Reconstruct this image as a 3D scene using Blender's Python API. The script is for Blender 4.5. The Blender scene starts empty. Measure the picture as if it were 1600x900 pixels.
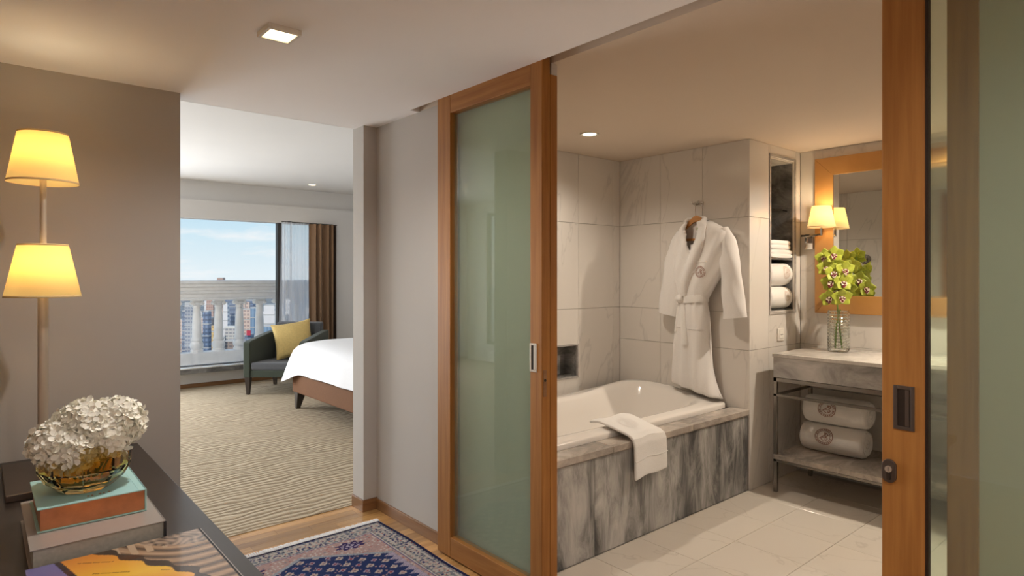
import bpy, bmesh, math, random
import numpy as np
from mathutils import Vector, Matrix
random.seed(7)
rng = np.random.default_rng(7)
PI = math.pi
sc = bpy.context.scene
COL = sc.collection

# ------------------------------------------------------------------ camera
FPX, CAMZ = 978.0, 1.45
cam_d = bpy.data.cameras.new('camera')
cam = bpy.data.objects.new('camera', cam_d); COL.objects.link(cam)
cam_d.sensor_fit = 'HORIZONTAL'; cam_d.sensor_width = 36.0
cam_d.lens = 36.0 * FPX / 1600.0
cam_d.shift_y = -19.0 / 1600.0
cam_d.clip_start = 0.05; cam_d.clip_end = 9000
YAW = math.atan(835.0 / 978.0)
cam.location = (0, 0, CAMZ)
cam.rotation_euler = (PI / 2, 0, -YAW)
sc.camera = cam

# ------------------------------------------------------------------ world: hazy blue sky with thin clouds
world = bpy.data.worlds.new('sky'); sc.world = world; world.use_nodes = True
nt = world.node_tree; nt.nodes.clear()
def wn(t, **k):
    n = nt.nodes.new(t)
    for a, b in k.items(): setattr(n, a, b)
    return n
w_out = wn('ShaderNodeOutputWorld'); w_bg = wn('ShaderNodeBackground'); w_tc = wn('ShaderNodeTexCoord')
w_sep = wn('ShaderNodeSeparateXYZ'); nt.links.new(w_tc.outputs['Generated'], w_sep.inputs[0])
w_r = wn('ShaderNodeValToRGB'); nt.links.new(w_sep.outputs['Z'], w_r.inputs[0])
cr = w_r.color_ramp
cr.elements[0].position = 0.0; cr.elements[0].color = (0.80, 0.90, 0.95, 1)
cr.elements[1].position = 1.0; cr.elements[1].color = (0.16, 0.36, 0.72, 1)
e = cr.elements.new(0.06); e.color = (0.64, 0.83, 0.93, 1)
e = cr.elements.new(0.12); e.color = (0.44, 0.71, 0.90, 1)
e = cr.elements.new(0.4); e.color = (0.25, 0.50, 0.82, 1)
w_map = wn('ShaderNodeMapping'); w_map.inputs['Scale'].default_value = (9, 9, 38)
nt.links.new(w_tc.outputs['Generated'], w_map.inputs[0])
w_no = wn('ShaderNodeTexNoise'); w_no.inputs['Scale'].default_value = 1.0; w_no.inputs['Detail'].default_value = 7; w_no.inputs['Roughness'].default_value = 0.58
nt.links.new(w_map.outputs[0], w_no.inputs['Vector'])
w_r2 = wn('ShaderNodeValToRGB'); nt.links.new(w_no.outputs['Fac'], w_r2.inputs[0])
w_r2.color_ramp.elements[0].position = 0.50; w_r2.color_ramp.elements[0].color = (0, 0, 0, 1)
w_r2.color_ramp.elements[1].position = 0.72; w_r2.color_ramp.elements[1].color = (.9, .9, .9, 1)
w_mx = wn('ShaderNodeMix', data_type='RGBA'); nt.links.new(w_r2.outputs['Color'], w_mx.inputs['Factor'])
nt.links.new(w_r.outputs['Color'], w_mx.inputs['A']); w_mx.inputs['B'].default_value = (0.94, 0.95, 0.96, 1)
nt.links.new(w_mx.outputs['Result'], w_bg.inputs['Color']); w_bg.inputs['Strength'].default_value = 1.05
nt.links.new(w_bg.outputs[0], w_out.inputs[0])

def light(name, kind, loc, power, color=(1, 1, 1), rot=(0, 0, 0), **k):
    d = bpy.data.lights.new(name, kind); d.energy = power; d.color = color
    for a, b in k.items(): setattr(d, a, b)
    o = bpy.data.objects.new(name, d); COL.objects.link(o); o.location = loc; o.rotation_euler = rot
    return o
WARM = (1.0, 0.78, 0.50); SOFT = (1.0, 0.88, 0.74); DAY_FILL = (0.93, 0.97, 1.0)
# hazy sun over the city, behind the hotel: it never reaches the rooms
light('sun', 'SUN', (0, -50, 120), 2.6, (1.0, 0.93, 0.82), (math.radians(48), 0, math.radians(-38)), angle=0.02)
# added fill panel outside the made-up second window in the left bedroom wall
light('fill_panel_side', 'AREA', (-2.86, 6.3, 1.4), 16, DAY_FILL, (0, -PI / 2, 0), shape='RECTANGLE', size=2.2, size_y=4.0)
# added fill panel outside the unseen left part of the main bedroom window
light('fill_panel_front', 'AREA', (-0.15, 9.0, 0.95), 275, DAY_FILL, (-PI / 2, 0, 0), shape='RECTANGLE', size=2.7, size_y=1.3)

sc.view_settings.view_transform = 'Standard'; sc.view_settings.look = 'None'
sc.view_settings.gamma = 1.0; sc.view_settings.use_curve_mapping = False
sc.view_settings.exposure = 0.0
sc.cycles.use_denoising = True
sc.cycles.max_bounces = 14; sc.cycles.diffuse_bounces = 6; sc.cycles.transmission_bounces = 10; sc.cycles.transparent_max_bounces = 16
sc.cycles.caustics_refractive = True; sc.cycles.caustics_reflective = True
sc.cycles.sample_clamp_indirect = 6.0

# ------------------------------------------------------------------ materials
def new_mat(name):
    m = bpy.data.materials.new(name); m.use_nodes = True
    return m, m.node_tree, m.node_tree.nodes['Principled BSDF']
def N(t, kind, **k):
    n = t.nodes.new(kind)
    for a, b in k.items():
        if a in n.inputs: n.inputs[a].default_value = b
        else: setattr(n, a, b)
    return n
def ramp(t, src, stops):
    r = t.nodes.new('ShaderNodeValToRGB'); t.links.new(src, r.inputs[0])
    e = r.color_ramp.elements
    while len(e) < len(stops): e.new(0.5)
    for q, (p, c) in zip(e, stops):
        q.position = p; q.color = (c[0], c[1], c[2], 1)
    return r.outputs['Color']
def bump(t, b, src, strength=0.3, dist=0.01):
    n = N(t, 'ShaderNodeBump', Strength=strength, Distance=dist)
    t.links.new(src, n.inputs['Height']); t.links.new(n.outputs[0], b.inputs['Normal'])
def coords(t, scale=(1, 1, 1), rot=(0, 0, 0), space='pos', jitter=0.0):
    if space == 'pos': src = t.nodes.new('ShaderNodeNewGeometry').outputs['Position']
    else: src = t.nodes.new('ShaderNodeTexCoord').outputs['Object']
    if jitter:
        oi = t.nodes.new('ShaderNodeObjectInfo'); mu = N(t, 'ShaderNodeMath', operation='MULTIPLY'); mu.inputs[1].default_value = jitter
        t.links.new(oi.outputs['Random'], mu.inputs[0])
        ad = N(t, 'ShaderNodeVectorMath', operation='ADD'); t.links.new(src, ad.inputs[0]); t.links.new(mu.outputs[0], ad.inputs[1]); src = ad.outputs[0]
    mp = N(t, 'ShaderNodeMapping', Scale=scale, Rotation=rot); t.links.new(src, mp.inputs[0])
    return mp.outputs[0]
def plain(name, c, rough=0.5, metal=0.0, spec=0.5, noise=0.0, nscale=30, bmp=0.0, coat=0.0, sheen=0.0):
    m, t, b = new_mat(name)
    b.inputs['Base Color'].default_value = (*c, 1); b.inputs['Roughness'].default_value = rough
    b.inputs['Metallic'].default_value = metal; b.inputs['Specular IOR Level'].default_value = spec
    b.inputs['Coat Weight'].default_value = coat; b.inputs['Sheen Weight'].default_value = sheen
    if noise or bmp:
        no = N(t, 'ShaderNodeTexNoise', Scale=nscale, Detail=4.0); t.links.new(coords(t), no.inputs['Vector'])
        if noise:
            lo = tuple(x * (1 - noise) for x in c); hi = tuple(min(1, x * (1 + noise)) for x in c)
            t.links.new(ramp(t, no.outputs['Fac'], [(0.3, lo), (0.7, hi)]), b.inputs['Base Color'])
        if bmp: bump(t, b, no.outputs['Fac'], bmp, 0.004)
    return m
def wood(name, dark, lightc, scale, rough=0.38, jitter=0.0, coat=0.15):
    m, t, b = new_mat(name)
    no = N(t, 'ShaderNodeTexNoise', Scale=1.0, Detail=5.0, Roughness=0.6, Distortion=0.25)
    t.links.new(coords(t, scale, jitter=jitter), no.inputs['Vector'])
    col = ramp(t, no.outputs['Fac'], [(0.3, dark), (0.72, lightc)])
    if jitter:
        oi = t.nodes.new('ShaderNodeObjectInfo')
        hs = N(t, 'ShaderNodeHueSaturation'); mr = N(t, 'ShaderNodeMapRange'); t.links.new(oi.outputs['Random'], mr.inputs[0])
        mr.inputs['To Min'].default_value = 0.66; mr.inputs['To Max'].default_value = 1.35
        t.links.new(mr.outputs[0], hs.inputs['Value']); t.links.new(col, hs.inputs['Color']); col = hs.outputs[0]
    t.links.new(col, b.inputs['Base Color']); b.inputs['Roughness'].default_value = rough
    b.inputs['Coat Weight'].default_value = coat; b.inputs['Coat Roughness'].default_value = 0.2
    if coat == 0: b.inputs['Specular IOR Level'].default_value = 0.22
    bump(t, b, no.outputs['Fac'], 0.08, 0.002)
    return m
def marble(name, base, vein, shear=(0, 0), stretch=0.3, scale=3.0, width=0.03, rough=0.15, jitter=7.0, cloud=0.06):
    # vein texture sheared along z so that the veins lean as in the stone
    m, t, b = new_mat(name)
    src = coords(t, jitter=jitter)
    sp = t.nodes.new('ShaderNodeSeparateXYZ'); t.links.new(src, sp.inputs[0])
    cx = N(t, 'ShaderNodeMath', operation='MULTIPLY_ADD'); t.links.new(sp.outputs['Z'], cx.inputs[0]); cx.inputs[1].default_value = shear[0]; t.links.new(sp.outputs['X'], cx.inputs[2])
    cy = N(t, 'ShaderNodeMath', operation='MULTIPLY_ADD'); t.links.new(sp.outputs['Z'], cy.inputs[0]); cy.inputs[1].default_value = shear[1]; t.links.new(sp.outputs['Y'], cy.inputs[2])
    cz = N(t, 'ShaderNodeMath', operation='MULTIPLY'); t.links.new(sp.outputs['Z'], cz.inputs[0]); cz.inputs[1].default_value = stretch
    cb = t.nodes.new('ShaderNodeCombineXYZ')
    for i, s in enumerate((cx, cy, cz)): t.links.new(s.outputs[0], cb.inputs[i])
    no = N(t, 'ShaderNodeTexNoise', Scale=scale, Detail=5.0, Roughness=0.5, Distortion=0.5); t.links.new(cb.outputs[0], no.inputs['Vector'])
    su = N(t, 'ShaderNodeMath', operation='SUBTRACT'); t.links.new(no.outputs['Fac'], su.inputs[0]); su.inputs[1].default_value = 0.5
    ab = N(t, 'ShaderNodeMath', operation='ABSOLUTE'); t.links.new(su.outputs[0], ab.inputs[0])
    c1 = ramp(t, ab.outputs[0], [(0.0, vein), (width * 0.4, tuple(0.45 * v + 0.55 * q for v, q in zip(vein, base))), (width, base)])
    n2 = N(t, 'ShaderNodeTexNoise', Scale=scale * 0.8, Detail=3.0); t.links.new(cb.outputs[0], n2.inputs['Vector'])
    c2 = ramp(t, n2.outputs['Fac'], [(0.3, (1 - 2 * cloud,) * 3), (0.65, (1, 1, 1))])
    mx = N(t, 'ShaderNodeMix', data_type='RGBA', blend_type='MULTIPLY'); mx.inputs['Factor'].default_value = 1.0
    t.links.new(c1, mx.inputs['A']); t.links.new(c2, mx.inputs['B'])
    t.links.new(mx.outputs['Result'], b.inputs['Base Color']); b.inputs['Roughness'].default_value = rough
    return m
def grey_marble(name, scale, stops, rough=0.2, rot=(0, 0, 0), jitter=3.0):
    m, t, b = new_mat(name)
    v = coords(t, scale, rot, jitter=jitter)
    n1 = N(t, 'ShaderNodeTexNoise', Scale=1.0, Detail=12.0, Roughness=0.7, Distortion=0.9); t.links.new(v, n1.inputs['Vector'])
    n2 = N(t, 'ShaderNodeTexNoise', Scale=0.35, Detail=3.0, Distortion=0.6); t.links.new(v, n2.inputs['Vector'])
    ad = N(t, 'ShaderNodeMath', operation='MULTIPLY_ADD'); t.links.new(n2.outputs['Fac'], ad.inputs[0]); ad.inputs[1].default_value = 0.7; t.links.new(n1.outputs['Fac'], ad.inputs[2])
    mr = N(t, 'ShaderNodeMapRange'); t.links.new(ad.outputs[0], mr.inputs[0]); mr.inputs['From Min'].default_value = 0.45; mr.inputs['From Max'].default_value = 1.25
    t.links.new(ramp(t, mr.outputs[0], stops), b.inputs['Base Color']); b.inputs['Roughness'].default_value = rough
    return m
def emitter(name, c, s):
    m, t, b = new_mat(name); b.inputs['Base Color'].default_value = (*c, 1)
    b.inputs['Emission Color'].default_value = (*c, 1); b.inputs['Emission Strength'].default_value = s
    return m
def vcol(name, rough=0.8, spec=0.3, nscale=0, bmp=0.0, coat=0.0):
    m, t, b = new_mat(name); a = N(t, 'ShaderNodeVertexColor', layer_name='col')
    t.links.new(a.outputs['Color'], b.inputs['Base Color']); b.inputs['Roughness'].default_value = rough; b.inputs['Specular IOR Level'].default_value = spec
    b.inputs['Coat Weight'].default_value = coat
    if bmp:
        no = N(t, 'ShaderNodeTexNoise', Scale=nscale, Detail=3.0); t.links.new(coords(t), no.inputs['Vector']); bump(t, b, no.outputs['Fac'], bmp, 0.004)
    return m
def shade_mat(name, c, s):
    # lit fabric lamp shade: translucent cloth over the bulb
    m, t, b = new_mat(name); t.nodes.remove(b)
    tr = N(t, 'ShaderNodeBsdfTranslucent'); tr.inputs['Color'].default_value = (*c, 1)
    df = N(t, 'ShaderNodeBsdfDiffuse'); df.inputs['Color'].default_value = (*c, 1)
    mx = t.nodes.new('ShaderNodeMixShader'); mx.inputs[0].default_value = 0.4
    t.links.new(tr.outputs[0], mx.inputs[1]); t.links.new(df.outputs[0], mx.inputs[2])
    em = N(t, 'ShaderNodeEmission', Strength=s); em.inputs['Color'].default_value = (*c, 1)
    ad = t.nodes.new('ShaderNodeAddShader'); t.links.new(mx.outputs[0], ad.inputs[0]); t.links.new(em.outputs[0], ad.inputs[1])
    t.links.new(ad.outputs[0], t.nodes['Material Output'].inputs[0])
    return m
def pane_mat(name, refl=0.06, tint=(1, 1, 1)):
    m, t, b = new_mat(name); t.nodes.remove(b)
    tr = N(t, 'ShaderNodeBsdfTransparent'); tr.inputs['Color'].default_value = (*tint, 1)
    gl = N(t, 'ShaderNodeBsdfGlossy', Roughness=0.0)
    mx = t.nodes.new('ShaderNodeMixShader'); mx.inputs[0].default_value = refl
    if refl > .05:
        fr = N(t, 'ShaderNodeFresnel', IOR=1.55); ge = t.nodes.new('ShaderNodeNewGeometry')
        inv = N(t, 'ShaderNodeMath', operation='SUBTRACT'); inv.inputs[0].default_value = 1.0; t.links.new(ge.outputs['Backfacing'], inv.inputs[1])
        mu = N(t, 'ShaderNodeMath', operation='MULTIPLY'); t.links.new(fr.outputs[0], mu.inputs[0]); t.links.new(inv.outputs[0], mu.inputs[1])
        t.links.new(mu.outputs[0], mx.inputs[0])
    t.links.new(tr.outputs[0], mx.inputs[1]); t.links.new(gl.outputs[0], mx.inputs[2]); t.links.new(mx.outputs[0], t.nodes['Material Output'].inputs[0])
    return m
def frosted_mat(name):
    m, t, b = new_mat(name); t.nodes.remove(b)
    df = N(t, 'ShaderNodeBsdfDiffuse'); df.inputs['Color'].default_value = (0.76, 0.84, 0.70, 1)
    rf = N(t, 'ShaderNodeBsdfRefraction', Roughness=0.26, IOR=1.06); rf.inputs['Color'].default_value = (0.80, 0.94, 0.80, 1)
    tr = N(t, 'ShaderNodeBsdfTransparent'); tr.inputs['Color'].default_value = (0.80, 0.94, 0.80, 1)
    m1 = t.nodes.new('ShaderNodeMixShader'); m1.inputs[0].default_value = 0.34
    t.links.new(rf.outputs[0], m1.inputs[1]); t.links.new(tr.outputs[0], m1.inputs[2])
    m2 = t.nodes.new('ShaderNodeMixShader'); m2.inputs[0].default_value = 0.88
    t.links.new(df.outputs[0], m2.inputs[1]); t.links.new(m1.outputs[0], m2.inputs[2])
    t.links.new(m2.outputs[0], t.nodes['Material Output'].inputs[0])
    return m
def glass_mat(name, c, rough=0.0, ior=1.45):
    m, t, b = new_mat(name)
    b.inputs['Base Color'].default_value = (*c, 1); b.inputs['Roughness'].default_value = rough
    b.inputs['IOR'].default_value = ior; b.inputs['Transmission Weight'].default_value = 1.0
    return m
def sheer_mat(name):
    m, t, b = new_mat(name); t.nodes.remove(b)
    tr = N(t, 'ShaderNodeBsdfTransparent'); df = N(t, 'ShaderNodeBsdfTranslucent'); df.inputs['Color'].default_value = (0.86, 0.87, 0.9, 1)
    d2 = N(t, 'ShaderNodeBsdfDiffuse'); d2.inputs['Color'].default_value = (0.86, 0.87, 0.9, 1)
    m1 = t.nodes.new('ShaderNodeMixShader'); t.links.new(df.outputs[0], m1.inputs[1]); t.links.new(d2.outputs[0], m1.inputs[2])
    mx = t.nodes.new('ShaderNodeMixShader'); mx.inputs[0].default_value = 0.55
    t.links.new(tr.outputs[0], mx.inputs[1]); t.links.new(m1.outputs[0], mx.inputs[2]); t.links.new(mx.outputs[0], t.nodes['Material Output'].inputs[0])
    return m
def carpet_mat(name):
    m, t, b = new_mat(name)
    v = coords(t, (0.55, 1, 1))
    wv = N(t, 'ShaderNodeTexWave', Scale=6.0, Distortion=9.0, Detail=2.0); wv.bands_direction = 'Y'
    wv.inputs['Detail Scale'].default_value = 0.9; wv.inputs['Detail Roughness'].default_value = 0.55
    t.links.new(v, wv.inputs['Vector'])
    no = N(t, 'ShaderNodeTexNoise', Scale=160.0, Detail=2.0); t.links.new(coords(t), no.inputs['Vector'])
    ad = N(t, 'ShaderNodeMath', operation='MULTIPLY_ADD'); t.links.new(no.outputs['Fac'], ad.inputs[0]); ad.inputs[1].default_value = 0.5; t.links.new(wv.outputs['Fac'], ad.inputs[2])
    t.links.new(ramp(t, ad.outputs[0], [(0.15, (0.22, 0.165, 0.105)), (0.45, (0.43, 0.345, 0.24)), (1.0, (0.54, 0.445, 0.32))]), b.inputs['Base Color'])
    b.inputs['Roughness'].default_value = 0.95; b.inputs['Specular IOR Level'].default_value = 0.1
    bump(t, b, ad.outputs[0], 0.7, 0.018)
    return m
def fabric(name, c, rough=0.85, scale=220, noise=0.12, bmp=0.3, sheen=0.2):
    return plain(name, c, rough, 0, 0.25, noise, scale, bmp, 0, sheen)
def facade(name, wall, win, sx, sz, frac=0.55, rough=0.5):
    # far tower: storeys and window bays as brick pattern
    m, t, b = new_mat(name)
    src = t.nodes.new('ShaderNodeTexCoord').outputs['Object']
    sp = t.nodes.new('ShaderNodeSeparateXYZ'); t.links.new(src, sp.inputs[0])
    ad = N(t, 'ShaderNodeMath', operation='ADD'); t.links.new(sp.outputs['X'], ad.inputs[0]); t.links.new(sp.outputs['Y'], ad.inputs[1])
    def stripes(o, period, fr):
        a = N(t, 'ShaderNodeMath', operation='DIVIDE'); t.links.new(o, a.inputs[0]); a.inputs[1].default_value = period
        f_ = N(t, 'ShaderNodeMath', operation='FRACT'); t.links.new(a.outputs[0], f_.inputs[0])
        l = N(t, 'ShaderNodeMath', operation='LESS_THAN'); t.links.new(f_.outputs[0], l.inputs[0]); l.inputs[1].default_value = fr
        return l.outputs[0]
    mu = N(t, 'ShaderNodeMath', operation='MULTIPLY'); t.links.new(stripes(sp.outputs['Z'], sz, frac), mu.inputs[0]); t.links.new(stripes(ad.outputs[0], sx, 0.7), mu.inputs[1])
    mx = N(t, 'ShaderNodeMix', data_type='RGBA'); t.links.new(mu.outputs[0], mx.inputs['Factor'])
    mx.inputs['A'].default_value = (*wall, 1); mx.inputs['B'].default_value = (*win, 1)
    t.links.new(mx.outputs['Result'], b.inputs['Base Color']); b.inputs['Roughness'].default_value = rough
    return m

M = dict(
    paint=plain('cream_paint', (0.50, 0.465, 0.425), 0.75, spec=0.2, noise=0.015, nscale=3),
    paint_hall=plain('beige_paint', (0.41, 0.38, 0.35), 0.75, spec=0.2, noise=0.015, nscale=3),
    white_paint=plain('white_paint', (0.74, 0.725, 0.71), 0.8, spec=0.15, noise=0.01, nscale=2),
    ceil=plain('ceiling_paint', (0.92, 0.90, 0.90), 0.85, spec=0.1, noise=0.01, nscale=2),
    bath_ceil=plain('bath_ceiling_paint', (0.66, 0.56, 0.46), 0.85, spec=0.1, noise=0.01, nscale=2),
    wood_v=wood('cherry_wood_upright', (0.285, 0.113, 0.026), (0.415, 0.182, 0.046), (45, 45, 2.2), rough=0.55, coat=0.0),
    wood_h=wood('cherry_wood_level', (0.285, 0.113, 0.026), (0.415, 0.182, 0.046), (2.2, 2.2, 45), rough=0.55, coat=0.0),
    base_wood=wood('baseboard_wood', (0.19, 0.085, 0.03), (0.30, 0.15, 0.06), (3, 3, 40)),
    maple=wood('honey_wood', (0.40, 0.19, 0.05), (0.50, 0.25, 0.075), (18, 3, 3), rough=0.35),
    parquet=wood('parquet_wood', (0.40, 0.20, 0.062), (0.63, 0.37, 0.145), (3, 40, 3), rough=0.28, jitter=9.0, coat=0.3),
    hanger=wood('hanger_wood', (0.40, 0.17, 0.04), (0.55, 0.26, 0.08), (20, 4, 60)),
    espresso=wood('espresso_wood', (0.020, 0.013, 0.010), (0.035, 0.024, 0.018), (30, 2, 30), rough=0.3, coat=0.22),
    leg_wood=wood('dark_leg_wood', (0.02, 0.012, 0.008), (0.04, 0.026, 0.018), (40, 40, 4)),
    tile=marble('white_marble_tile', (0.70, 0.665, 0.62), (0.60, 0.57, 0.535), (-0.28, 0.28), 0.14, 2.2, 0.010, 0.16, cloud=0.025),
    floor_tile=marble('cream_marble_floor', (0.72, 0.665, 0.585), (0.63, 0.575, 0.50), (0.0, 0.0), 0.3, 1.3, 0.007, 0.16, cloud=0.03),
    grout=plain('grout', (0.42, 0.385, 0.34), 0.9, spec=0.1, noise=0.05),
    apron=grey_marble('grey_streaked_marble', (9, 9, 2.4), [(0.14, (0.025, 0.025, 0.028)), (0.36, (0.12, 0.118, 0.115)), (0.5, (0.27, 0.262, 0.25)), (0.62, (0.40, 0.385, 0.365)), (0.85, (0.58, 0.56, 0.53))], rot=(0, 0.25, 0)),
    cap=grey_marble('brown_grey_marble', (4, 9, 6), [(0.15, (0.12, 0.11, 0.10)), (0.4, (0.30, 0.265, 0.235)), (0.7, (0.52, 0.46, 0.40))], rot=(0, 0, 0.9)),
    dark_marble=grey_marble('dark_marble', (5, 5, 9), [(0.2, (0.05, 0.05, 0.053)), (0.45, (0.13, 0.128, 0.125)), (0.62, (0.21, 0.205, 0.20)), (0.9, (0.45, 0.43, 0.41))], rough=0.12),
    counter=grey_marble('counter_marble', (3, 5, 3), [(0.2, (0.36, 0.34, 0.32)), (0.5, (0.60, 0.565, 0.52)), (0.8, (0.76, 0.72, 0.66))], rough=0.15),
    counter_edge=grey_marble('counter_apron_marble', (4, 4, 7), [(0.15, (0.17, 0.16, 0.155)), (0.5, (0.38, 0.36, 0.34)), (0.8, (0.58, 0.55, 0.52))], rough=0.18),
    acrylic=plain('bath_acrylic', (0.80, 0.765, 0.72), 0.14, spec=0.5, coat=0.3),
    chrome=plain('chrome', (0.62, 0.60, 0.57), 0.16, 1.0),
    steel=plain('brushed_steel', (0.27, 0.25, 0.225), 0.27, 1.0),
    bronze=plain('aged_bronze', (0.17, 0.135, 0.115), 0.38, 0.9),
    dark_bronze=plain('dark_bronze', (0.05, 0.036, 0.028), 0.45, 0.6),
    nickel=plain('satin_nickel', (0.62, 0.53, 0.43), 0.38, 0.75),
    black=plain('black_void', (0.008, 0.007, 0.006), 0.7),
    frost=frosted_mat('frosted_green_glass'),
    frost_face=pane_mat('frosted_glass_polished_face', 0.07),
    mirror=plain('mirror_glass', (0.72, 0.73, 0.70), 0.0, 1.0),
    carpet=carpet_mat('wool_carpet'),
    terry=fabric('white_terry', (0.82, 0.80, 0.78), 0.95, 380, 0.05, 0.55, 0.3),
    terry2=fabric('white_towel', (0.84, 0.825, 0.80), 0.95, 320, 0.05, 0.6, 0.3),
    emblem=plain('copper_thread', (0.33, 0.17, 0.125), 0.7),
    emblem_soft=plain('pale_thread', (0.56, 0.44, 0.37), 0.8),
    duvet=fabric('white_linen', (0.80, 0.80, 0.82), 0.8, 90, 0.02, 0.08),
    bed_fabric=fabric('brown_upholstery', (0.155, 0.066, 0.026), 0.8, 120, 0.1, 0.2, 0.0),
    green_fabric=fabric('dark_green_upholstery', (0.040, 0.050, 0.034), 0.8, 150, 0.12, 0.2),
    slate_fabric=fabric('slate_upholstery', (0.085, 0.088, 0.096), 0.8, 150, 0.12, 0.2),
    yellow=fabric('mustard_velvet', (0.62, 0.45, 0.17), 0.75, 60, 0.08, 0.2),
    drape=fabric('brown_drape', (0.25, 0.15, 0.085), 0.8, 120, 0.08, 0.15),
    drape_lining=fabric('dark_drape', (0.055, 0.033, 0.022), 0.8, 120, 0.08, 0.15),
    sheer=sheer_mat('sheer_voile'),
    pane=pane_mat('window_glass', 0.04),
    win_frame=plain('dark_window_frame', (0.045, 0.040, 0.036), 0.45),
    stucco=plain('balustrade_stucco', (0.90, 0.885, 0.86), 0.8, noise=0.05, nscale=9, bmp=0.1),
    shade=shade_mat('lit_shade_fabric', (1.0, 0.80, 0.37), 0.20),
    shade_sconce=shade_mat('lit_sconce_fabric', (1.0, 0.80, 0.42), 0.42),
    shade_trim=plain('shade_trim', (0.75, 0.55, 0.25), 0.7),
    bulb=emitter('warm_bulb', (1.0, 0.78, 0.45), 6.0),
    bulb_hot=emitter('warm_downlight', (1.0, 0.82, 0.52), 14.0),
    bulb_soft=emitter('fixture_glow', (1.0, 0.80, 0.46), 4.5),
    fixture=plain('fixture_white', (0.80, 0.77, 0.70), 0.5),
    amber=glass_mat('amber_glass', (1.0, 0.80, 0.36), 0.0, 1.45),
    amber_core=glass_mat('amber_core', (1.0, 0.62, 0.08), 0.0, 1.3),
    clear=glass_mat('clear_glass', (0.98, 1.0, 0.97), 0.02, 1.4),
    petal=plain('white_petal', (0.93, 0.90, 0.80), 0.85, spec=0.1, noise=0.08, nscale=60),
    orchid=plain('lime_petal', (0.44, 0.50, 0.055), 0.5, noise=0.12, nscale=50),
    orchid_lip=plain('cream_lip', (0.80, 0.66, 0.52), 0.5),
    orchid_spot=plain('maroon_lip', (0.17, 0.02, 0.03), 0.5),
    stem=plain('green_stem', (0.15, 0.26, 0.05), 0.6),
    book_teal=plain('teal_cover', (0.42, 0.70, 0.68), 0.45, noise=0.02, nscale=5),
    copper_edge=plain('copper_gilt_pages', (0.56, 0.22, 0.10), 0.32, 0.75, noise=0.18, nscale=22),
    book_grey=plain('grey_cover', (0.37, 0.325, 0.29), 0.3, coat=0.2),
    pages=plain('paper_pages', (0.42, 0.40, 0.35), 0.8, noise=0.1, nscale=80),
    navy_cover=plain('dark_cover', (0.03, 0.028, 0.03), 0.4),
    art=vcol('printed_cover', 0.22, 0.5, coat=0.3),
    rug=vcol('woven_rug', 0.95, 0.1, 260, 0.5),
    fringe=plain('white_fringe', (0.75, 0.74, 0.74), 0.95),
    plastic=plain('white_plastic', (0.78, 0.74, 0.68), 0.4),
)

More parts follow.
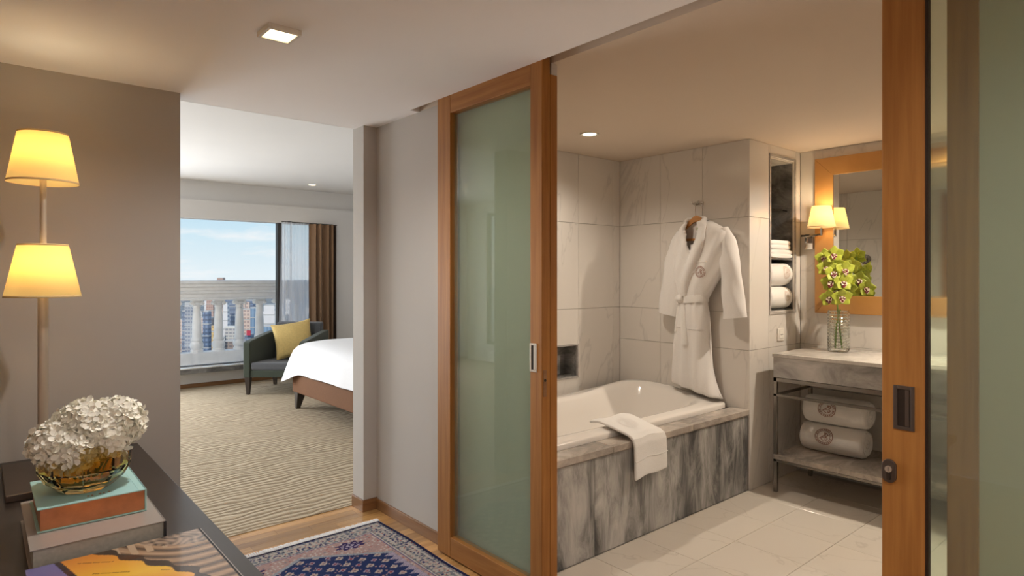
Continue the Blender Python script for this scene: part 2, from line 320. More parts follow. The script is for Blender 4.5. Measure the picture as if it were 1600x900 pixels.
# ------------------------------------------------------------------ mesh helpers
def root_loc(o):
    l = Vector((0, 0, 0))
    while o is not None: l += o.location; o = o.parent
    return l
class MB:
    def __init__(s): s.v = []; s.f = []
    def add(s, vs, fs):
        n = len(s.v); s.v += [tuple(p) for p in vs]; s.f += [tuple(i + n for i in f) for f in fs]; return s
    def box(s, x0, x1, y0, y1, z0, z1):
        return s.add([(x, y, z) for z in (z0, z1) for y in (y0, y1) for x in (x0, x1)],
                     [(0, 2, 3, 1), (4, 5, 7, 6), (0, 1, 5, 4), (2, 6, 7, 3), (0, 4, 6, 2), (1, 3, 7, 5)])
    def hexa(s, p8): return s.add(p8, [(0, 2, 3, 1), (4, 5, 7, 6), (0, 1, 5, 4), (2, 6, 7, 3), (0, 4, 6, 2), (1, 3, 7, 5)])
    def loft(s, rings, closed=True, cap0=True, cap1=True):
        n = len(rings[0]); vs = [p for r in rings for p in r]; fs = []
        for k in range(len(rings) - 1):
            for i in range(n if closed else n - 1):
                j = (i + 1) % n; fs.append((k * n + i, k * n + j, (k + 1) * n + j, (k + 1) * n + i))
        if cap0: fs.append(tuple(range(n))[::-1])
        if cap1: fs.append(tuple((len(rings) - 1) * n + i for i in range(n)))
        return s.add(vs, fs)
    def lathe(s, prof, c=(0, 0, 0), n=24, axis='z', cap0=True, cap1=True, ph=0.0):
        rs = []
        for r, h in prof:
            ring = []
            for i in range(n):
                a = 2 * PI * i / n + ph
                p, q = r * math.cos(a), r * math.sin(a)
                ring.append({'z': (c[0] + p, c[1] + q, c[2] + h), 'x': (c[0] + h, c[1] + p, c[2] + q), 'y': (c[0] + p, c[1] + h, c[2] + q)}[axis])
            rs.append(ring)
        return s.loft(rs, True, cap0, cap1)
    def tube(s, pts, r, n=8, cap=True):
        pts = [Vector(p) for p in pts]; rs = []
        rad = r if isinstance(r, (list, tuple)) else [r] * len(pts)
        up = Vector((0, 0, 1)); prev = None
        for i, p in enumerate(pts):
            d = (pts[min(i + 1, len(pts) - 1)] - pts[max(i - 1, 0)]).normalized()
            if prev is None:
                a = d.cross(up if abs(d.z) < 0.9 else Vector((1, 0, 0))).normalized()
            else:
                a = (prev - d * prev.dot(d)).normalized()
            prev = a; b = d.cross(a)
            rs.append([tuple(p + (a * math.cos(2 * PI * k / n) + b * math.sin(2 * PI * k / n)) * rad[i]) for k in range(n)])
        return s.loft(rs, True, cap, cap)
    def grid(s, fn, nu, nv):
        vs = [fn(i / nu, j / nv) for j in range(nv + 1) for i in range(nu + 1)]
        fs = [(j * (nu + 1) + i, j * (nu + 1) + i + 1, (j + 1) * (nu + 1) + i + 1, (j + 1) * (nu + 1) + i) for j in range(nv) for i in range(nu)]
        return s.add(vs, fs)
    def frame(s, axis, a0, a1, b0, b1, w, d0, d1):
        # rectangular picture frame in the plane across axis x: a is y, b is z, or across y: a is x, b is z
        for (p0, p1, q0, q1) in ((a0, a0 + w, b0, b1), (a1 - w, a1, b0, b1), (a0 + w, a1 - w, b0, b0 + w), (a0 + w, a1 - w, b1 - w, b1)):
            if axis == 'x': s.box(d0, d1, p0, p1, q0, q1)
            else: s.box(p0, p1, d0, d1, q0, q1)
        return s
    def build(s, name, mat, parent=None, smooth=False, bevel=0.0, seg=2, subsurf=0, solid=0.0, local=False, angle=35, fix=True):
        me = bpy.data.meshes.new(name)
        off = Vector((0, 0, 0)) if (local or parent is None) else root_loc(parent)
        me.from_pydata([(p[0] - off.x, p[1] - off.y, p[2] - off.z) for p in s.v], [], s.f)
        if fix:
            bm = bmesh.new(); bm.from_mesh(me); bmesh.ops.recalc_face_normals(bm, faces=bm.faces); bm.to_mesh(me); bm.free()
        me.materials.append(M[mat] if isinstance(mat, str) else mat)
        if smooth:
            me.polygons.foreach_set('use_smooth', [True] * len(me.polygons))
            if angle: me.set_sharp_from_angle(angle=math.radians(angle))
        o = bpy.data.objects.new(name, me); COL.objects.link(o)
        if parent is not None: o.parent = parent
        if solid:
            m = o.modifiers.new('solid', 'SOLIDIFY'); m.thickness = solid; m.offset = 0
        if bevel:
            m = o.modifiers.new('bevel', 'BEVEL'); m.width = bevel; m.segments = seg; m.limit_method = 'ANGLE'
        if subsurf:
            m = o.modifiers.new('subsurf', 'SUBSURF'); m.levels = subsurf; m.render_levels = subsurf
        return o
def tag(o, label, cat, group=None):
    o['label'] = label; o['category'] = cat
    if group: o['group'] = group
    return o
def thing(name, label, cat, loc=(0, 0, 0), rz=0.0, group=None):
    o = bpy.data.objects.new(name, None); COL.objects.link(o); o.location = loc; o.rotation_euler = (0, 0, rz)
    o.empty_display_size = 0.05
    return tag(o, label, cat, group)
def struct(o, label=None, cat=None):
    o['kind'] = 'structure'
    if label: o['label'] = label
    if cat: o['category'] = cat
    return o
def sbox(name, b, mat, label, cat, bevel=0.0, parent=None):
    o = MB().box(*b).build(name, mat, parent, bevel=bevel)
    return struct(o, label, cat) if parent is None else o
def copy_tree(o, parent=None):
    c = o.copy(); COL.objects.link(c); c.parent = parent
    for ch in [x for x in o.children]: copy_tree(ch, c)
    return c
def instance(me_obj, name, loc, parent, rz=0.0, scale=None):
    c = me_obj.copy(); c.name = name; COL.objects.link(c); c.parent = parent; c.location = loc
    if scale: c.scale = scale
    c.rotation_euler = (0, 0, rz)
    return c
def paint_verts(o, cols):
    a = o.data.color_attributes.new('col', 'FLOAT_COLOR', 'POINT')
    c = np.ones((len(o.data.vertices), 4), dtype=np.float32); c[:, :3] = cols
    a.data.foreach_set('color', c.ravel())
def emblem(fn, R, name, mat, parent, strokes=True):
    # woven crest: double ring, dashes between, looping monogram; fn maps the flat crest onto the cloth
    mb = MB()
    def band(r0, r1, a0, a1, n):
        mb.grid(lambda u, v: fn((r0 + (r1 - r0) * v) * math.cos(a0 + (a1 - a0) * u), (r0 + (r1 - r0) * v) * math.sin(a0 + (a1 - a0) * u)), n, 1)
    band(R * 0.93, R, 0, 2 * PI, 40); band(R * 0.68, R * 0.73, 0, 2 * PI, 36)
    for k in range(22):
        if k % 11 in (0,): continue
        a = 2 * PI * k / 22; band(R * 0.77, R * 0.89, a - 0.075, a + 0.075, 2)
    def stroke(pts, w):
        for p, q in zip(pts[:-1], pts[1:]):
            dx, dy = q[0] - p[0], q[1] - p[1]; l = math.hypot(dx, dy) or 1; nx, ny = -dy / l * w, dx / l * w
            mb.add([fn((p[0] + nx) * R, (p[1] + ny) * R), fn((p[0] - nx) * R, (p[1] - ny) * R), fn((q[0] - nx) * R, (q[1] - ny) * R), fn((q[0] + nx) * R, (q[1] + ny) * R)], [(0, 1, 2, 3)])
    s_ = [(-0.1 + 0.22 * math.sin(3.2 * PI * t / 1.6 + 0.4), 0.45 - 0.95 * t) for t in [i / 14 for i in range(15)]]
    b_ = [(0.18 + 0.24 * abs(math.sin(2 * PI * t)), 0.42 - 0.85 * t) for t in [i / 16 for i in range(17)]]
    stroke(s_, 0.045); stroke(b_, 0.045); stroke([(0.16, 0.45), (0.16, -0.45)], 0.035)
    stroke([(-0.5, -0.28), (-0.3, -0.1), (0.0, -0.12), (0.35, 0.08), (0.52, 0.25)], 0.03)
    return mb.build(name, mat, parent, fix=False)

# ================================================================== the setting
HZ = 2.375
# --- hall
fl = sbox('floor_hall', (-1.7, 1.9, -2.1, 3.66, -0.12, -0.005), 'parquet', 'honey brown parquet floor of the hallway', 'floor')
PW, pl_meshes = 0.068, {}
def plank_mesh(L):
    if L not in pl_meshes:
        pl_meshes[L] = MB().box(-L / 2 + .0006, L / 2 - .0006, -PW / 2 + .0006, PW / 2 - .0006, -0.006, 0.0).build('plank', 'parquet', fl)
        return pl_meshes[L], True
    return pl_meshes[L], False
row = 0; yy = 3.66 - PW / 2
while yy > 1.55:
    x = 0.25 + (row * 0.173) % 0.4 - 0.4
    while x < 1.90:
        L = (0.36, 0.48, 0.30)[(row * 2 + int(x * 7)) % 3]
        x1 = min(x + L, 1.90); L = round(x1 - x, 2)
        if L >= 0.06 and x1 > 0.55:
            m, first = plank_mesh(L)
            if first: m.location = (x + L / 2, yy, 0)
            else: instance(m, 'plank', (x + L / 2, yy, 0), fl)
        x = x1
        if L < 0.06: break
    yy -= PW; row += 1
hc = MB().box(-1.7, 1.838, -2.1, 3.645, HZ, 2.78).box(1.838, 1.9, 3.03, 3.645, HZ, 2.78).box(1.838, 1.9, -2.1, 3.03, 2.47, 2.78).build('ceiling_hall', 'ceil')
struct(hc, 'plain off-white hallway ceiling with a door track slot', 'ceiling')
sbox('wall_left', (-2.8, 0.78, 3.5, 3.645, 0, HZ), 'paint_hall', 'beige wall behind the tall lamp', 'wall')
MBw = MB().box(1.895, 1.93, 2.09, 3.52, 0, HZ).box(1.895, 1.93, 1.957, 2.09, 2.325, HZ).build('wall_right', 'paint')
struct(MBw, 'cream wall beside the open sliding glass door', 'wall')
sbox('wall_near', (1.895, 1.93, -2.1, 0.43, 0, HZ), 'paint', 'cream wall behind the nearest frosted glass door', 'wall')
sbox('wall_pillar', (1.805, 5.1, 3.52, 3.66, 0, 2.78), 'paint', 'cream wall end at the bedroom opening', 'wall')
sbox('wall_rear', (-1.7, 1.93, -2.2, -2.1, 0, HZ), 'ceil', 'hallway wall behind the viewer', 'wall')
sbox('wall_side', (-1.8, -1.7, -2.2, 3.5, 0, HZ), 'ceil', 'far side wall of the hallway', 'wall')
b1 = MB().box(1.884, 1.895, 2.76, 3.51, 0, 0.066).box(1.794, 1.895, 3.509, 3.52, 0, 0.072).box(1.794, 1.805, 3.52, 3.66, 0, 0.072).build('baseboard_right', 'base_wood', bevel=0.002)
struct(b1, 'brown wooden baseboard along the cream wall', 'baseboard')
j1 = MB().box(1.889, 1.932, 1.957, 2.09, 0, 2.325).build('trim_1', 'wood_v', bevel=0.002); struct(j1, 'cherry wood jamb behind the open sliding door', 'jamb')
j2 = MB().box(1.889, 1.932, 0.43, 0.497, 0, 2.325).build('trim_2', 'wood_v', bevel=0.002); struct(j2, 'cherry wood jamb seen blurred through the nearest frosted pane', 'jamb')

# --- bathroom shell
bf = sbox('floor_bathroom', (1.9, 4.72, -1.0, 3.4, -0.12, -0.004), 'grout', 'cream marble tiled bathroom floor', 'floor')
TS = 0.37
tile0 = MB().box(-TS / 2 + .0013, TS / 2 - .0013, -TS / 2 + .0013, TS / 2 - .0013, -0.012, 0).build('tile', 'floor_tile', bf, bevel=0.0012, seg=1)
first = True
for i in range(-3, 5):
    for j in range(0, 8):
        cx, cy = 3.155 + (i + 0.5) * TS, 2.18 - (j + 0.5) * TS
        if cx < 1.9 or cx > 4.75: continue
        if first: tile0.location = (cx, cy, 0); first = False
        else: instance(tile0, 'tile', (cx, cy, 0), bf)
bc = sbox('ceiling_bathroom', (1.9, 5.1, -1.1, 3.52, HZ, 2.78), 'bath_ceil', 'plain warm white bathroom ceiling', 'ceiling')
def tiles(parent, axis, d0, d1, cols, rows, skip=None, sign=1):
    for a0, a1 in zip(cols[:-1], cols[1:]):
        for z0, z1 in zip(rows[:-1], rows[1:]):
            g = 0.0011; mb = MB()
            hole = skip if skip and not (skip[1] <= a0 or skip[0] >= a1 or skip[3] <= z0 or skip[2] >= z1) else None
            rects = [(a0 + g, a1 - g, z0 + g, z1 - g)]
            if hole:
                h0, h1, k0, k1 = max(hole[0], a0 + g), min(hole[1], a1 - g), max(hole[2], z0 + g), min(hole[3], z1 - g)
                rects = [r for r in ((a0 + g, h0, z0 + g, z1 - g), (h1, a1 - g, z0 + g, z1 - g), (h0, h1, z0 + g, k0), (h0, h1, k1, z1 - g)) if r[1] - r[0] > .002 and r[3] - r[2] > .002]
            for p0, p1, q0, q1 in rects:
                if axis == 'x': mb.box(d0, d1, p0, p1, q0, q1)
                else: mb.box(p0, p1, d0, d1, q0, q1)
            if mb.v: mb.build('tile', 'tile', parent, bevel=0.001, seg=1)
# long wall behind the tub with the soap niche
w = MB().box(1.93, 3.20, 3.302, 3.52, 0, HZ).box(3.46, 3.975, 3.302, 3.52, 0, HZ).box(3.20, 3.46, 3.302, 3.52, 0, 0.69).box(3.20, 3.46, 3.302, 3.52, 0.925, HZ).box(3.20, 3.46, 3.43, 3.52, 0.69, 0.925).build('wall_back', 'grout')
struct(w, 'white marble tiled wall along the back of the bathtub', 'wall')
tiles(w, 'y', 3.29, 3.302, [1.945, 2.364, 2.734, 3.104, 3.474, 3.875, 3.96], [0.5, 1.2, 1.85, HZ], (3.20, 3.46, 0.69, 0.925))
nl = MB().box(3.2, 3.46, 3.425, 3.43, .69, .925).box(3.2, 3.46, 3.30, 3.43, .69, .694).box(3.2, 3.46, 3.30, 3.43, .921, .925).box(3.2, 3.204, 3.30, 3.43, .69, .925).box(3.456, 3.46, 3.30, 3.43, .69, .925).build('niche_lining', 'dark_marble', w)
MB().frame('y', 3.19, 3.47, 0.68, 0.935, 0.011, 3.284, 3.30).build('niche_trim', 'counter_edge', w)
# block at the head of the tub: robe wall and towel niche
NX0, NX1, NZ0, NZ1 = 4.245, 4.604, 1.20, 2.292
w = MB().box(3.972, NX0, 2.182, 2.50, 0, HZ).box(NX1, 5.1, 2.182, 2.50, 0, HZ).box(NX0, NX1, 2.182, 2.50, 0, NZ0).box(NX0, NX1, 2.182, 2.50, NZ1, HZ).box(3.972, 5.1, 2.50, 3.52, 0, HZ).build('wall_end', 'grout')
struct(w, 'white marble tiled block with robe wall and towel niche', 'wall')
tiles(w, 'x', 3.96, 3.972, [2.17, 2.531, 2.896, 3.29], [0.5, 0.945, 1.2, 1.85, HZ])
tiles(w, 'y', 2.17, 2.182, [3.96, 4.22, 4.63, 4.70], [0.0, 0.945, 1.85, HZ], (NX0, NX1, NZ0, NZ1))
MB().box(NX0, NX1, 2.49, 2.50, NZ0, NZ1).box(NX0, NX0 + .006, 2.185, 2.49, NZ0, NZ1).box(NX1 - .006, NX1, 2.185, 2.49, NZ0, NZ1).box(NX0, NX1, 2.185, 2.49, NZ0, NZ0 + .008).build('niche_lining', 'dark_marble', w)
MB().box(NX0, NX1, 2.185, 2.49, NZ1 - .008, NZ1).build('niche_top', 'counter', w)
MB().frame('y', NX0 - .018, NX1 + .018, NZ0 - .022, NZ1 + .02, 0.016, 2.163, 2.185).build('niche_trim', 'counter_edge', w)
MB().box(NX0 + .006, NX1 - .006, 2.175, 2.488, 1.566, 1.578).build('niche_shelf', 'dark_marble', w)
MB().box(NX0 + .006, NX1 - .006, 2.22, 2.488, 1.928, 1.938).build('glass_shelf', 'clear', w)
# mirror wall
w = sbox('wall_mirror', (4.712, 5.1, -1.0, 2.182, 0, HZ), 'grout', 'white tiled wall behind the vanity and mirror', 'wall')
tiles(w, 'x', 4.70, 4.712, [-0.9, -0.05, 0.69, 1.43, 2.17], [0.0, 0.945, 1.85, HZ])
# tiled bathroom face of the partition, seen in the mirror
w = MB().box(1.93, 1.94, 2.09, 3.302, 0, HZ).build('wall_partition', 'grout'); struct(w, 'tiled bathroom side of the partition, seen in the mirror', 'wall')
tiles(w, 'x', 1.94, 1.946, [2.095, 2.531, 2.896, 3.29], [0.0, 0.945, 1.85, HZ])
sbox('wall_bath_near', (1.93, 5.1, -1.1, -1.0, 0, HZ), 'tile', 'near end wall of the bathroom', 'wall')

# --- bedroom shell
sbox('floor_bedroom', (-2.8, 5.1, 3.66, 9.0, -0.12, 0.004), 'carpet', 'beige bedroom carpet with wavy ribs', 'carpet')
sbox('ceiling_bedroom', (-2.9, 5.2, 3.645, 9.05, 2.70, 2.85), 'white_paint', 'bright white bedroom ceiling', 'ceiling')
sbox('wall_soffit', (-2.9, 1.805, 3.646, 3.66, HZ + .002, 2.70), 'white_paint', 'bedroom side of the dropped hallway ceiling', 'wall')
w = MB().box(-2.8, 5.1, 8.85, 9.05, 0, 0.24).box(-2.8, 5.1, 8.85, 9.05, 2.2, 2.44).box(-2.8, 5.1, 8.925, 9.05, 2.44, 2.72).box(4.09, 5.1, 8.85, 9.05, 0.24, 2.2).box(-2.8, -1.6, 8.85, 9.05, 0.24, 2.2).build('wall_window', 'white_paint')
struct(w, 'white bedroom wall around the wide window', 'wall')
w = MB().box(-2.9, -2.8, 3.5, 4.3, 0, 2.78).box(-2.9, -2.8, 8.3, 9.05, 0, 2.78).box(-2.9, -2.8, 4.3, 8.3, 0, 0.3).box(-2.9, -2.8, 4.3, 8.3, 2.5, 2.78).build('wall_bedroom_left', 'white_paint')
struct(w, 'left bedroom wall with the added window', 'wall')
sbox('wall_bedroom_right', (5.0, 5.1, 3.66, 8.85, 0, 2.78), 'white_paint', 'right bedroom wall behind the bed', 'wall')
o = MB().box(-2.8, 5.0, 8.835, 8.85, 0.004, 0.055).build('baseboard_window', 'base_wood'); struct(o, 'low wooden baseboard under the bedroom window', 'baseboard')
led = MB().box(-1.6, 4.09, 8.70, 8.87, 0.20, 0.262).build('window_ledge', 'dark_marble', bevel=.004); struct(led, 'low dark marble window ledge', 'ledge')
MB().box(-1.6, 4.09, 8.702, 9.05, 0.262, 0.272).build('ledge_top', 'counter', led)
wf = MB().box(3.225, 3.29, 8.88, 8.96, 0.272, 2.2).box(4.04, 4.09, 8.86, 8.98, 0.272, 2.2).box(-1.6, -1.55, 8.88, 8.96, 0.272, 2.2).box(0.3, 0.36, 8.88, 8.96, 0.272, 2.2).box(-1.6, 4.09, 8.88, 8.96, 0.272, 0.279).build('window_1', 'win_frame')
struct(wf, 'wide bedroom window with dark frame', 'window')
for x0, x1 in ((-1.55, 0.3), (0.36, 3.225), (3.29, 4.04)): MB().box(x0, x1, 8.917, 8.923, 0.279, 2.2).build('pane', 'pane', wf)
wf = MB().frame('x', 4.3, 8.3, 0.3, 2.5, 0.05, -2.88, -2.82).build('added_window', 'win_frame'); struct(wf, 'added bedroom window for fill light, out of view on the left', 'window')  # made-up opening, added to let the side fill light in
for y0, y1 in ((4.35, 6.27), (6.33, 8.25)): MB().box(-2.853, -2.847, y0, y1, 0.35, 2.45).build('pane', 'pane', wf)
MB().box(-2.88, -2.82, 6.27, 6.33, 0.35, 2.45).build('mullion', 'win_frame', wf)

# ================================================================== sliding doors
def sliding_door(label, y0, y1, w0, w1, glabel):
    r = thing('sliding_door', label, 'door', (1.862, (y0 + y1) / 2, 0.012))
    X0, X1, zb, zt = 1.838, 1.886, 0.012, 2.43
    MB().box(X0, X1, y0, y0 + w0, zb, zt).build('stile', 'wood_v', r, bevel=0.003)
    MB().box(X0, X1, y1 - w1, y1, zb, zt).build('stile', 'wood_v', r, bevel=0.003)
    MB().box(X0 + .0005, X1 - .0005, y0 + w0, y1 - w1, zb, 0.112).build('rail', 'wood_h', r, bevel=0.002)
    MB().box(X0 + .0005, X1 - .0005, y0 + w0, y1 - w1, 2.284, zt).build('rail', 'wood_h', r, bevel=0.002)
    g = MB().box(1.860, 1.864, y0 + w0 - .008, y1 - w1 + .008, 0.105, 2.292).build('glass_panel', 'frost', r); g['label'] = glabel
    g.data.materials.append(M['frost_face'])
    for p in g.data.polygons: p.material_index = 0 if p.normal.x > .5 else 1
    return r
d1 = sliding_door('open cherry wood sliding door with green frosted glass beside the bathtub', 1.955, 2.757, 0.075, 0.117, 'green frosted glass')
d2 = sliding_door('nearest cherry wood sliding door with frosted glass at the right edge', -0.20, 0.631, 0.10, 0.10, 'green frosted glass')
def flush_pull(r, ya, yb, za, zb, mat):
    p = MB().frame('x', ya, yb, za, zb, 0.009, 1.8345, 1.8395).build('flush_pull', mat, r, bevel=.0008)
    MB().box(1.8375, 1.8385, ya + .008, yb - .008, za + .008, zb - .008).build('recess_shade', 'dark_bronze', p)  # flat dark plate: shade inside the pull is put into its colour
    MB().box(1.8365, 1.838, ya + .013, ya + .022, za + .01, zb - .01).build('recess_edge', mat, p)
flush_pull(d1, 1.985, 2.030, 1.033, 1.157, 'nickel')
flush_pull(d2, 0.553, 0.602, 1.048, 1.163, 'bronze')
# keyhole plate on the edge of the open door
lp = MB().box(1.846, 1.864, 1.9535, 1.956, 0.93, 1.045).build('lock_plate', 'base_wood', d1, bevel=.0008)
MB().lathe([(0.0065, -0.0005), (0.0065, 0.0012)], (1.855, 1.9530, 1.0), 14, 'y').build('keyhole', 'black', lp)
# oval cylinder lock on the near door
def oval(y, z, hw, hh, x0, x1, n=28):
    mb = MB(); rs = []
    for x in (x0, x1):
        rs.append([(x, y + hw * math.cos(2 * PI * k / n), z + (hh - hw) * (1 if math.sin(2 * PI * k / n) >= 0 else -1) * (abs(math.sin(2 * PI * k / n)) > 1e-6) + hw * math.sin(2 * PI * k / n)) for k in range(n)])
    return mb.loft(rs)
lk = oval(0.6115, 0.934, 0.0175, 0.031, 1.831, 1.8385).build('lock_plate', 'bronze', d2, bevel=.0015)
cy = MB().lathe([(0.0085, 0), (0.0085, 0.004), (0.007, 0.005)], (1.826, 0.6115, 0.940), 18, 'x').build('lock_cylinder', 'nickel', lk)
MB().box(1.8268, 1.832, 0.6075, 0.6155, 0.912, 0.934).build('cylinder_body', 'dark_bronze', lk)
MB().box(1.8255, 1.827, 0.6107, 0.6123, 0.935, 0.946).build('key_slot', 'black', lk)
# the dark gasket line between stile and glass of the near door
MB().box(1.842, 1.860, 0.524, 0.531, 0.112, 2.284).build('glazing_seal', 'dark_bronze', d2)

# ================================================================== bathtub
TX0, TX1, TY0, TY1 = 1.95, 3.958, 2.185, 3.288
sur = thing('tub_surround', 'grey streaked marble surround built around the white bathtub', 'tub surround', (2.95, 2.2, 0))
for i, (x0, x1) in enumerate(((TX0, 2.427), (2.429, TX1))):
    MB().box(x0, x1, TY0, TY0 + 0.025, 0, 0.505).build('marble_panel', 'apron', sur, bevel=.001, seg=1)
capm = [(TX0, 2.56), (2.562, 3.30), (3.302, TX1)]
for x0, x1 in capm:
    MB().box(x0, x1, 2.170, 2.298, 0.512, 0.548).build('marble_cap', 'cap', sur, bevel=.003)
MB().box(TX0, 3.56, 3.215, TY1, 0.512, 0.548).build('marble_cap', 'cap', sur, bevel=.003)
MB().box(TX0, TX1, 2.180, 2.30, 0.505, 0.512).build('shadow_joint', 'cap', sur)
tub = thing('bathtub', 'white acrylic bathtub set in the marble surround', 'bathtub', (2.95, 2.75, 0.0))
def tub_ring(hx, hy, z, n, cx, cy, bumpz=0.0, N_=72):
    r = []
    for k in range(N_):
        a = 2 * PI * k / N_; c_, s_ = math.cos(a), math.sin(a)
        x = cx + hx * math.copysign(abs(c_) ** (2 / n), c_); y = cy + hy * math.copysign(abs(s_) ** (2 / n), s_)
        # raised head end towards the far back corner
        t = max(0.0, (x - 3.25) / 0.62); t = min(t, 1.0); t = t * t * (3 - 2 * t)
        u = max(0.0, min(1.0, (y - 2.35) / 0.5)); u = u * u * (3 - 2 * u)
        r.append((x, y, z + bumpz * t * u))
    return r
cx, cy = (TX0 + TX1) / 2, 2.755
rings = [tub_ring(0.998, 0.458, 0.548, 14, cx, cy, 0.02), tub_ring(0.998, 0.458, 0.572, 14, cx, cy, 0.035), tub_ring(0.990, 0.450, 0.580, 14, cx, cy, 0.04),
         tub_ring(0.955, 0.415, 0.581, 9, cx, cy, 0.045), tub_ring(0.930, 0.385, 0.590, 6, cx, cy, 0.062), tub_ring(0.905, 0.362, 0.586, 4.6, cx, cy, 0.06), tub_ring(0.885, 0.345, 0.565, 4.2, cx - .005, cy, 0.045),
         tub_ring(0.84, 0.32, 0.47, 3.6, cx - .03, cy, 0.02), tub_ring(0.76, 0.285, 0.32, 3.2, cx - .07, cy), tub_ring(0.68, 0.25, 0.21, 3.0, cx - .1, cy), tub_ring(0.60, 0.20, 0.165, 2.8, cx - .12, cy), tub_ring(0.3, 0.1, 0.155, 2.4, cx - .12, cy)]
MB().loft(rings, True, False, True).build('basin', 'acrylic', tub, smooth=True, angle=70)
MB().lathe([(0.03, 0), (0.03, 0.004), (0.012, 0.006)], (2.62, cy, 0.156), 20).build('drain', 'chrome', tub, smooth=True)

# ================================================================== bathrobe on its hook
hk = thing('robe_hook', 'small chrome hook on the tiled wall above the bathrobe', 'hook', (3.955, 2.555, 1.97))
MB().box(3.950, 3.960, 2.520, 2.590, 1.955, 1.985).build('backplate', 'chrome', hk, bevel=.003)
for s_ in (-1, 1):
    MB().tube([(3.955, 2.555 + s_ * .018, 1.97), (3.925, 2.555 + s_ * .024, 1.965), (3.908, 2.555 + s_ * .028, 1.972), (3.902, 2.555 + s_ * .03, 1.985)], [.006, .005, .0045, .006], 8).build('prong', 'chrome', hk, smooth=True)
MB().tube([(3.952, 2.555, 1.965), (3.92, 2.555, 1.955), (3.900, 2.555, 1.957), (3.893, 2.555, 1.97)], [.006, .005, .005, .006], 8).build('prong', 'chrome', hk, smooth=True)
hg = thing('coat_hanger', 'wooden coat hanger inside the white bathrobe', 'hanger', (3.90, 2.52, 1.75))
HGX = 3.880
MB().tube([(3.897, 2.555, 1.957), (HGX, 2.548, 1.967), (HGX, 2.538, 1.955), (HGX, 2.536, 1.93), (HGX, 2.535, 1.86)], .0032, 8).build('wire_hook', 'chrome', hg, smooth=True)
ys = [2.68, 2.64, 2.59, 2.545, 2.52, 2.47, 2.42, 2.36]; zs = [1.752, 1.785, 1.825, 1.858, 1.862, 1.840, 1.805, 1.760]
rs = []
for y, z in zip(ys, zs):
    h = 0.016 + 0.012 * math.exp(-((y - 2.53) / 0.07) ** 2)
    rs.append([(HGX - .009, y, z - h), (HGX + .009, y, z - h), (HGX + .009, y, z + h * .55), (HGX - .009, y, z + h * .55)])
MB().loft(rs).build('arms', 'hanger', hg, smooth=True, angle=40)
MB().box(HGX - .007, HGX + .007, 2.405, 2.635, 1.700, 1.716).build('bar', 'hanger', hg, bevel=.002)

robe = thing('bathrobe', 'white terry bathrobe with embroidered crest hanging on the tiled wall', 'bathrobe', (3.87, 2.53, 0.58))
SEC = [(1.846, 2.565, 2.455, .030), (1.825, 2.61, 2.40, .045), (1.79, 2.655, 2.335, .055), (1.745, 2.695, 2.275, .062), (1.69, 2.712, 2.262, .068), (1.60, 2.715, 2.275, .072), (1.50, 2.705, 2.315, .074), (1.42, 2.69, 2.36, .072), (1.35, 2.675, 2.405, .066), (1.29, 2.662, 2.443, .058), (1.25, 2.660, 2.448, .056), (1.20, 2.668, 2.438, .064),
       (1.10, 2.682, 2.428, .068), (0.95, 2.695, 2.420, .070), (0.80, 2.705, 2.408, .072), (0.70, 2.714, 2.385, .070), (0.63, 2.722, 2.355, .064), (0.59, 2.726, 2.33, .056)]
def sec_at(z):
    for a, b in zip(SEC[:-1], SEC[1:]):
        if a[0] >= z >= b[0]:
            t = (a[0] - z) / (a[0] - b[0]); return [a[i] + (b[i] - a[i]) * t for i in range(1, 4)]
    return list(SEC[0][1:]) if z > SEC[0][0] else list(SEC[-1][1:])
RX = 3.876
def folds(y, z):
    k = max(0.0, min(1.0, (1.25 - z) / 0.3)); k2 = max(0.0, min(1.0, (z - 1.3) / 0.2))
    f_ = k * (0.011 * math.sin(y * 62 + z * 2.0) + 0.005 * math.sin(y * 31 - z * 3.1))
    f_ += 0.006 * math.exp(-((z - 1.27) / 0.10) ** 2) * math.sin(y * 120)
    f_ += k2 * 0.008 * math.sin((y + 0.5 * z) * 55)
    return f_
def xfront(y, z):
    yl, yr, dp = sec_at(z); c_ = (yl + yr) / 2; h = (yl - yr) / 2
    u = max(-1, min(1, (y - c_) / h))
    return RX - dp * (1 - abs(u) ** 3) ** (1 / 2.0) + folds(y, z)
mb = MB(); NR, NZ = 56, 64; zs_ = [1.846 - (1.846 - 0.59) * k / NZ for k in range(NZ + 1)]
V = []; 
for z in zs_:
    yl, yr, dp = sec_at(z); c_ = (yl + yr) / 2; h = (yl - yr) / 2
    for k in range(NR):
        a = 2 * PI * k / NR; ca, sa = math.cos(a), math.sin(a)
        y = c_ + h * math.copysign(abs(ca) ** 0.8, ca)
        hem = 0.0
        if z < 0.68: hem = (0.68 - z) / 0.09 * (0.030 * ((2.72 - y) / .38 * -1.0 + 0.9))
        if sa < 0: x = xfront(y, z)
        else: x = RX + dp * (0.85 if z < 1.5 else max(.5, .85 - (z - 1.5) * 2.5)) * abs(sa) ** 0.6
        V.append((min(x, 3.952), y, z + max(0, .85 - z) / .26 * (.016 + .075 * max(0, y - 2.33) / .37)))
Fc = []
for j in range(NZ):
    for k in range(NR):
        k2 = (k + 1) % NR
        q = (j * NR + k, j * NR + k2, (j + 1) * NR + k2, (j + 1) * NR + k)
        zc = (zs_[j] + zs_[j + 1]) / 2; yc = (V[q[0]][1] + V[q[1]][1]) / 2
        front = 2 * PI * (k + .5) / NR > PI
        wv_ = 0.082 * max(0.0, (zc - 1.60) / 0.235)
        if front and zc > 1.60 and abs(yc - 2.533) < wv_: continue
        Fc.append(q)
mb.add(V, Fc); body = mb.build('robe_body', 'terry', robe, smooth=True, solid=0.006, angle=0)
